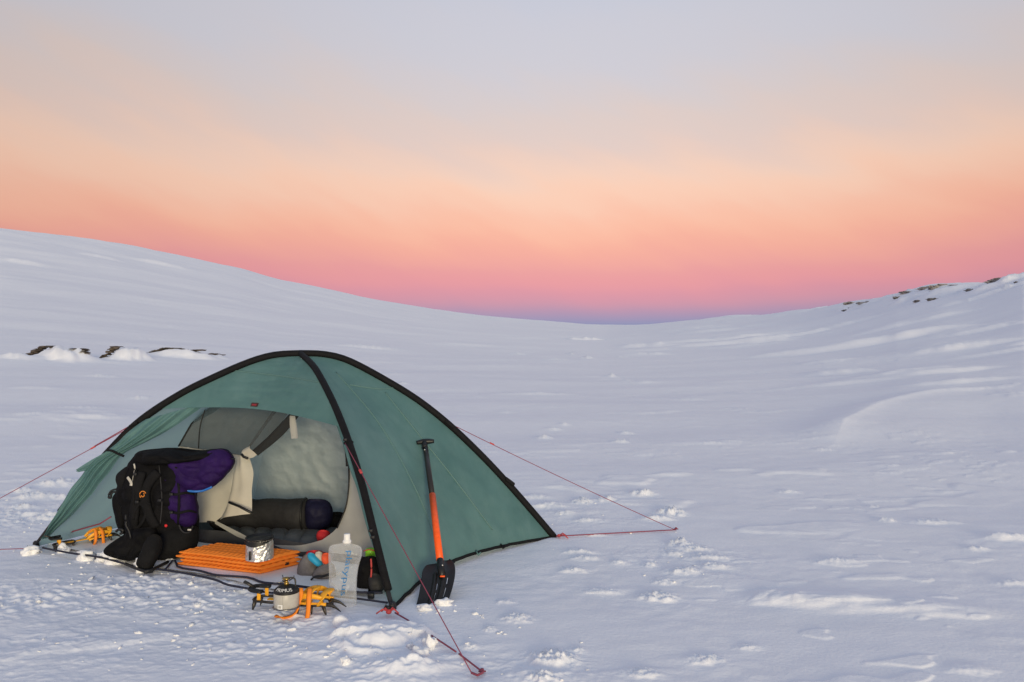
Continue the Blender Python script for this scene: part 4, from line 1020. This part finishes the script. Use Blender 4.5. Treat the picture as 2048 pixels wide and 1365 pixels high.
# ------------------------------------------------------------------ avalanche shovel leaning on the tent
sb = gnd(868, 1211); hit = right_tree.ray_cast(C0, ray(850, 888).normalized())
Yg = (hit[0].y if hit[0] is not None else 4.4) - 0.05
sg = at(850, 886, Yg)
sh = thing('shovel', 'black and orange snow shovel leaning on the right side of the tent', 'shovel', sb)
ax = (sg - sb).normalized(); SN = Vector((1, 0, 0)).cross(ax).normalized()
if SN.y > 0: SN = -SN
def sp3(x, y, off=0.0): return onplane(x, y, sg + SN*off, SN)
shl = obj('upper_shaft', M().tube([sp3(850, 890), sp3(857, 940), sp3(865, 995)], 0.0170, 14), m_shaft, sh)
for (x, y) in ((848.5, 900), (853, 925), (854, 935), (855, 950), (857, 962)):
    obj('pin_hole', M().ico(sp3(x+1, y, 0.0165), 0.003 if y > 901 else 0.004, 1), m_label if y < 901 else m_darksteel, shl)
obj('lower_shaft', M().tube([sp3(864.5, 990), sp3(872, 1055), sp3(880, 1121)], 0.0200, 14), m_shafto, sh)
obj('socket', M().tube([sp3(880, 1120, 0.004), sp3(884, 1154, 0.004)], 0.0185, 12), m_shov, sh)
obj('locking_pin', M().ico(sp3(885, 1131, 0.023), 0.004, 1), m_label, sh)
obj('release_tab', M().box(sp3(885, 1153, 0.022), 0.026, 0.012, 0.008, bev=0.003), m_shafto, sh)
hp = []
G0, G1 = sp3(833, 886), sp3(868, 883)
gl_ = [G0.lerp(G1, i/12) + ax*(0.004*math.sin(math.pi*i/12)) for i in range(13)]
obj('grip', M().tube(gl_, [0.008 + 0.010*math.sin(math.pi*min(max(i/12, 0.06), 0.94))**0.5 for i in range(13)], 12), m_shov, sh)
obj('grip_neck', M().tube([sp3(849, 886), sp3(850, 897)], 0.0185, 12), m_shov, sh)
# blade with curved wings, ribs and slots
lf = [sp3(x, y) for x, y in ((851, 1127), (845, 1140), (842, 1165), (838, 1190), (832, 1214))]
rt = [sp3(x, y) for x, y in ((903, 1115), (909, 1128), (910, 1150), (904, 1180), (895, 1206))]
NRb, NCb = 40, 40
lf, rt = spline(lf, NRb), spline(rt, NRb); G = []; keep = []
for i in range(NRb):
    v = i/(NRb-1); row = []
    for j in range(NCb):
        s = j/(NCb-1); p = lf[i].lerp(rt[i], s)
        wing = 0.020*(abs(2*s-1)**2.2)*(1-0.35*v)
        rib = 0.013*(math.exp(-((s-0.40)/0.05)**2) + math.exp(-((s-0.66)/0.05)**2))*sst(0.15, 0.35, np.float64(v))
        back = 0.03*(1-v)**3
        top = 0.018*math.exp(-((s-0.6)/0.12)**2)*(1-v)
        row.append(p + SN*(wing + rib - back + top - 0.01) + ax*(0.015*(1-(2*s-1)**4) if i == 0 else 0))
    G.append(row)
mb = M(); V = [p for r in G for p in r]; F = []
for i in range(NRb-1):
    for j in range(NCb-1):
        v = (i+0.5)/(NRb-1); s = (j+0.5)/(NCb-1)
        slot = any(abs(s-sc_) < 0.022 and a < v < b for (sc_, a, b) in ((0.50, 0.50, 0.66), (0.50, 0.72, 0.90), (0.78, 0.42, 0.56), (0.78, 0.64, 0.84)))
        if not slot: F.append((i*NCb+j, i*NCb+j+1, (i+1)*NCb+j+1, (i+1)*NCb+j))
solid(obj('blade', mb.add(V, F), m_shov, sh), 0.004)

# ------------------------------------------------------------------ things inside the tent
def roll(a, b, r, bulge=0.06, n=22, seg=28, seed=0, f=1.0):
    P = [a.lerp(b, i/(n-1)) for i in range(n)]
    rr = [r*(1 + bulge*math.sin(i*1.1) * 0.3)*(1 if 0 < i < n-1 else 0.82) for i in range(n)]
    mb = M().tube(P, rr, seg)
    mb.V = [v + (v - a.lerp(b, min(max((v-a).dot(b-a)/(b-a).length_squared, 0), 1))).normalized()*(0.006*noise.noise(v*14 + Vector((seed, 0, 0)))) for v in mb.V]
    return mb
ra, rb_ = at(430, 1030, 5.72), at(618, 1030, 5.58)
sbag = thing('sleeping_bag', 'charcoal rolled sleeping bag with a navy end inside the tent', 'sleeping bag', at(540, 1062, 5.65))
obj('roll', roll(ra, rb_, 0.112, seed=1), m_roll, sbag)
ec = at(640, 1032, 5.54)
obj('end_sack', pillow([(612, 1004), (630, 998), (652, 1001), (664, 1015), (666, 1035), (660, 1052), (645, 1061), (622, 1060), (612, 1045)], 5.55, 0.11, 0.11, 44, 8, 2.2, 0.012, 10, 11), m_navy, sbag)
obj('strap', M().tube([rb_ + Vector((-0.03, 0.115*math.cos(a), 0.115*math.sin(a))) for a in [2*math.pi*i/24 for i in range(25)]], 0.007, 5), m_lid, sbag)
obj('care_label', M().box(at(490, 1036, 5.56), 0.05, 0.003, 0.005), m_can, sbag, smooth=False)
ob = obj('dark_sack', pillow([(655, 1030), (672, 1024), (690, 1028), (694, 1045), (680, 1056), (660, 1056)], 5.62, 0.07, 0.07, 32, 6, 2.2, 0.01, 10, 12), m_black, origin=at(675, 1056, 5.62))
tag(ob, 'small dark sack right of the navy end of the sleeping bag', 'sack')
# quilted sleeping pad on the floor, baffles across
qd = thing('sleeping_pad', 'grey quilted pad spread on the tent floor under the sleeping bag', 'sleeping pad', gnd(560, 1075, 0.03))
qa, qb, qc, qe = at(455, 1072, 5.45), at(655, 1088, 5.05), at(700, 1062, 5.75), at(440, 1055, 5.95)
for k in range(7):
    G = []
    for i in range(9):
        u = (k + i/8)/7; row = []
        for j in range(13):
            v = j/12; p = qa.lerp(qb, u).lerp(qe.lerp(qc, u), v)
            hgt = 0.045 + 0.018*math.sin(math.pi*i/8)**0.5*(min(1, v*6)*0.6+0.4)
            row.append(Vector((p.x, p.y, hgt*min(1, 0.3+v*5) + 0.006*noise.noise(p*12))))
        G.append(row)
    obj('baffle', M().grid(G), m_grey, qd)
ob = obj('red_sack', pillow([(633, 1068), (640, 1061), (655, 1062), (662, 1072), (655, 1084), (640, 1088), (634, 1080)], 5.12, 0.05, 0.05, 32, 6, 2.2, 0.008, 14, 13), m_red, origin=at(646, 1088, 5.12))
tag(ob, 'small red sack on the grey pad at the right end of the doorway', 'sack')

# ------------------------------------------------------------------ small kit by the doorway
gs = thing('stuff_sack', 'grey mesh stuff sack lying open beside the orange mat', 'sack', gnd(625, 1160, 0.02))
obj('sack_body', pillow([(594, 1140), (600, 1122), (612, 1108), (628, 1112), (636, 1130), (645, 1145), (632, 1160), (612, 1162), (598, 1156)], 4.60, 0.07, 0.07, 40, 7, 2.2, 0.012, 14, 14), m_greysack, gs)
obj('sack_flap', pillow([(624, 1152), (634, 1136), (652, 1128), (668, 1130), (670, 1160), (648, 1162), (630, 1160)], 4.52, 0.05, 0.05, 36, 6, 2.2, 0.010, 14, 15), m_greysack, gs)
obj('drawstring', M().tube(spline([at(x, y, 4.46) for x, y in ((622, 1160), (630, 1154), (645, 1153), (660, 1149), (672, 1150))], 14), 0.006, 6), m_lid, gs)
cl = thing('clothing_bundle', 'red, blue and white clothing bundle on top of the grey sack', 'clothing', gnd(632, 1150, 0.08))
obj('red_cuff', pillow([(611, 1110), (618, 1102), (640, 1102), (652, 1110), (650, 1122), (636, 1116), (620, 1122), (614, 1140), (610, 1128)], 4.62, 0.05, 0.05, 36, 6, 2.2, 0.008, 16, 16), m_red, cl)
obj('blue_panel', pillow([(615, 1108), (624, 1106), (636, 1115), (646, 1128), (640, 1134), (628, 1128), (617, 1118)], 4.54, 0.035, 0.03, 32, 6, 2.2, 0.006, 16, 17), m_cyan, cl)
obj('white_panel', pillow([(630, 1106), (642, 1104), (648, 1116), (646, 1124), (638, 1117)], 4.56, 0.035, 0.03, 28, 5, 2.2, 0.006, 16, 18), m_cream, cl)
obj('orange_panel', pillow([(644, 1109), (658, 1107), (662, 1120), (658, 1130), (646, 1126)], 4.55, 0.04, 0.03, 28, 5, 2.2, 0.006, 16, 19), m_orred, cl)
bk = thing('black_bag', 'small black bag behind the water bottle at the right end of the doorway', 'bag', gnd(745, 1178, 0.02))
obj('bag_body', pillow([(716, 1130), (722, 1118), (740, 1112), (756, 1118), (764, 1145), (770, 1178), (752, 1186), (730, 1182), (714, 1178)], 4.36, 0.07, 0.07, 40, 7, 2.6, 0.012, 14, 20), m_black, bk)
obj('bag_strap', M().tube(spline([at(x, y, 4.27) for x, y in ((742, 1118), (743, 1138), (742, 1155))], 10), 0.005, 6), m_redtape, bk)
obj('bag_pocket', pillow([(738, 1150), (756, 1148), (768, 1160), (766, 1182), (745, 1184), (738, 1170)], 4.30, 0.05, 0.04, 32, 6, 2.4, 0.008, 14, 21), m_roll, bk)
obj('buckle', M().box(at(742, 1192, 4.18), 0.035, 0.02, 0.03, bev=0.006), m_lid, bk)
gb = thing('green_flask', 'bright green flask top behind the black bag beside the tent pole', 'flask', at(742, 1135, 4.50))
gq = at(741, 1122, 4.50)
obj('flask_body', M().lathe(gq + Vector((0, 0, -0.12)), [(0.030, 0), (0.031, 0.01), (0.031, 0.12), (0.026, 0.135)], 24), m_green, gb)
obj('flask_cap', M().lathe(gq + Vector((0, 0, 0.017)), [(0.026, 0), (0.029, 0.004), (0.029, 0.045), (0.024, 0.052)], 24), mat('lime_plastic', (0.25, 0.62, 0.02), 0.4), gb)
obj('flask_cord', M().tube(spline([gq + Vector(q) for q in ((-0.035, -0.02, 0.06), (0.0, -0.034, 0.072), (0.03, -0.02, 0.06))], 8), 0.003, 5), m_redtape, gb)

# ------------------------------------------------------------------ loose lumps of snow
GC = 'loose snow chunks thrown up in front of the tent'
for i, (px, py, w, h, lb) in enumerate([
    (283, 1144, 26, 26, 'pointed white snow chunk leaning on the black rucksack buckle'),
    (228, 1126, 34, 22, 'broad snow chunk against the front of the hip belt'),
    (203, 1121, 24, 16, 'rounded snow chunk left of the broad one by the hip belt'),
    (168, 1119, 28, 14, 'low snow chunk in front of the strap, between crampon and rucksack'),
    (125, 1105, 18, 12, 'small snow chunk against the near tip of the left crampon'),
    (60, 1108, 24, 12, 'snow chunk by the foot of the left tent pole'),
    (340, 1126, 18, 12, 'pale snow chunk inside the bent strap left of the orange mat'),
    (680, 1256, 24, 18, 'egg shaped snow chunk in front of the water bottle'),
    (858, 1298, 20, 22, 'upright snow slab beside the front guy line'),
    (840, 1318, 26, 16, 'snow chunk on the heap left of the front guy line'),
    (866, 1290, 14, 10, 'small snow lump on top of the upright slab'),
    (692, 1328, 16, 12, 'small lone snow lump in the lower front left of the heap'),
    (612, 1207, 10, 8, 'tiny snow lump between crampon and bottle'),
    (848, 1222, 22, 8, 'snow clod at the left corner of the shovel blade'),
    (888, 1212, 24, 9, 'snow clod at the right corner of the shovel blade')]):
    p = gnd(px, py); z = hz(p.x, p.y); k = p.y/FPX
    w *= 1.3; h *= 1.35
    q = Vector((p.x, p.y + w*k*0.15, z + h*k*0.30))
    o = obj('snow_chunk', M().ico(q, 1.0, 3, (w*k*0.52, w*k*0.42, h*k*0.60), 0.28 if 'egg' in lb else 0.65, 1.5, i*2+1, random.uniform(0, 3)), m_crumb, origin=q)
    tag(o, lb, 'snow chunk', GC)
mb = M(); rnd = random.Random(3)
areas = [(200, 1165, 260, 60, 260), (60, 1060, 120, 90, 120), (420, 1215, 220, 60, 160), (760, 1300, 150, 50, 90), (870, 1222, 70, 10, 40), (520, 1300, 300, 50, 90),
         (1000, 1260, 160, 90, 45), (1150, 1050, 200, 90, 60), (1380, 1120, 120, 50, 60), (1100, 1340, 120, 30, 30), (180, 1310, 200, 40, 40)]
for (px, py, sx, sy, n) in areas:
    for _ in range(int(n*0.28)):
        x = rnd.gauss(px, sx*0.5); y = min(max(rnd.gauss(py, sy*0.5), 930), 1420)
        if 100 < x < 800 and 1000 < y < 1196 and (y-1100) < (x-100)*0.16: continue
        p = gnd(x, y)
        if (p - TC).dot(VX) > -0.80 and abs((p - TC).dot(UX)) < 1.45 and (p-TC).dot(VX) < 0.8: continue
        r = rnd.uniform(0.0025, 0.008)*(2.0 if rnd.random() < 0.10 else 1)
        mb.ico((p.x, p.y, hz(p.x, p.y) + r*0.05), r, 2, (rnd.uniform(1, 1.9), 1, 0.75), 1.1, 1.5, rnd.randint(0, 999), rnd.uniform(0, 3))
o = obj('snow_crumbs', mb, m_crumb); o['kind'] = 'stuff'
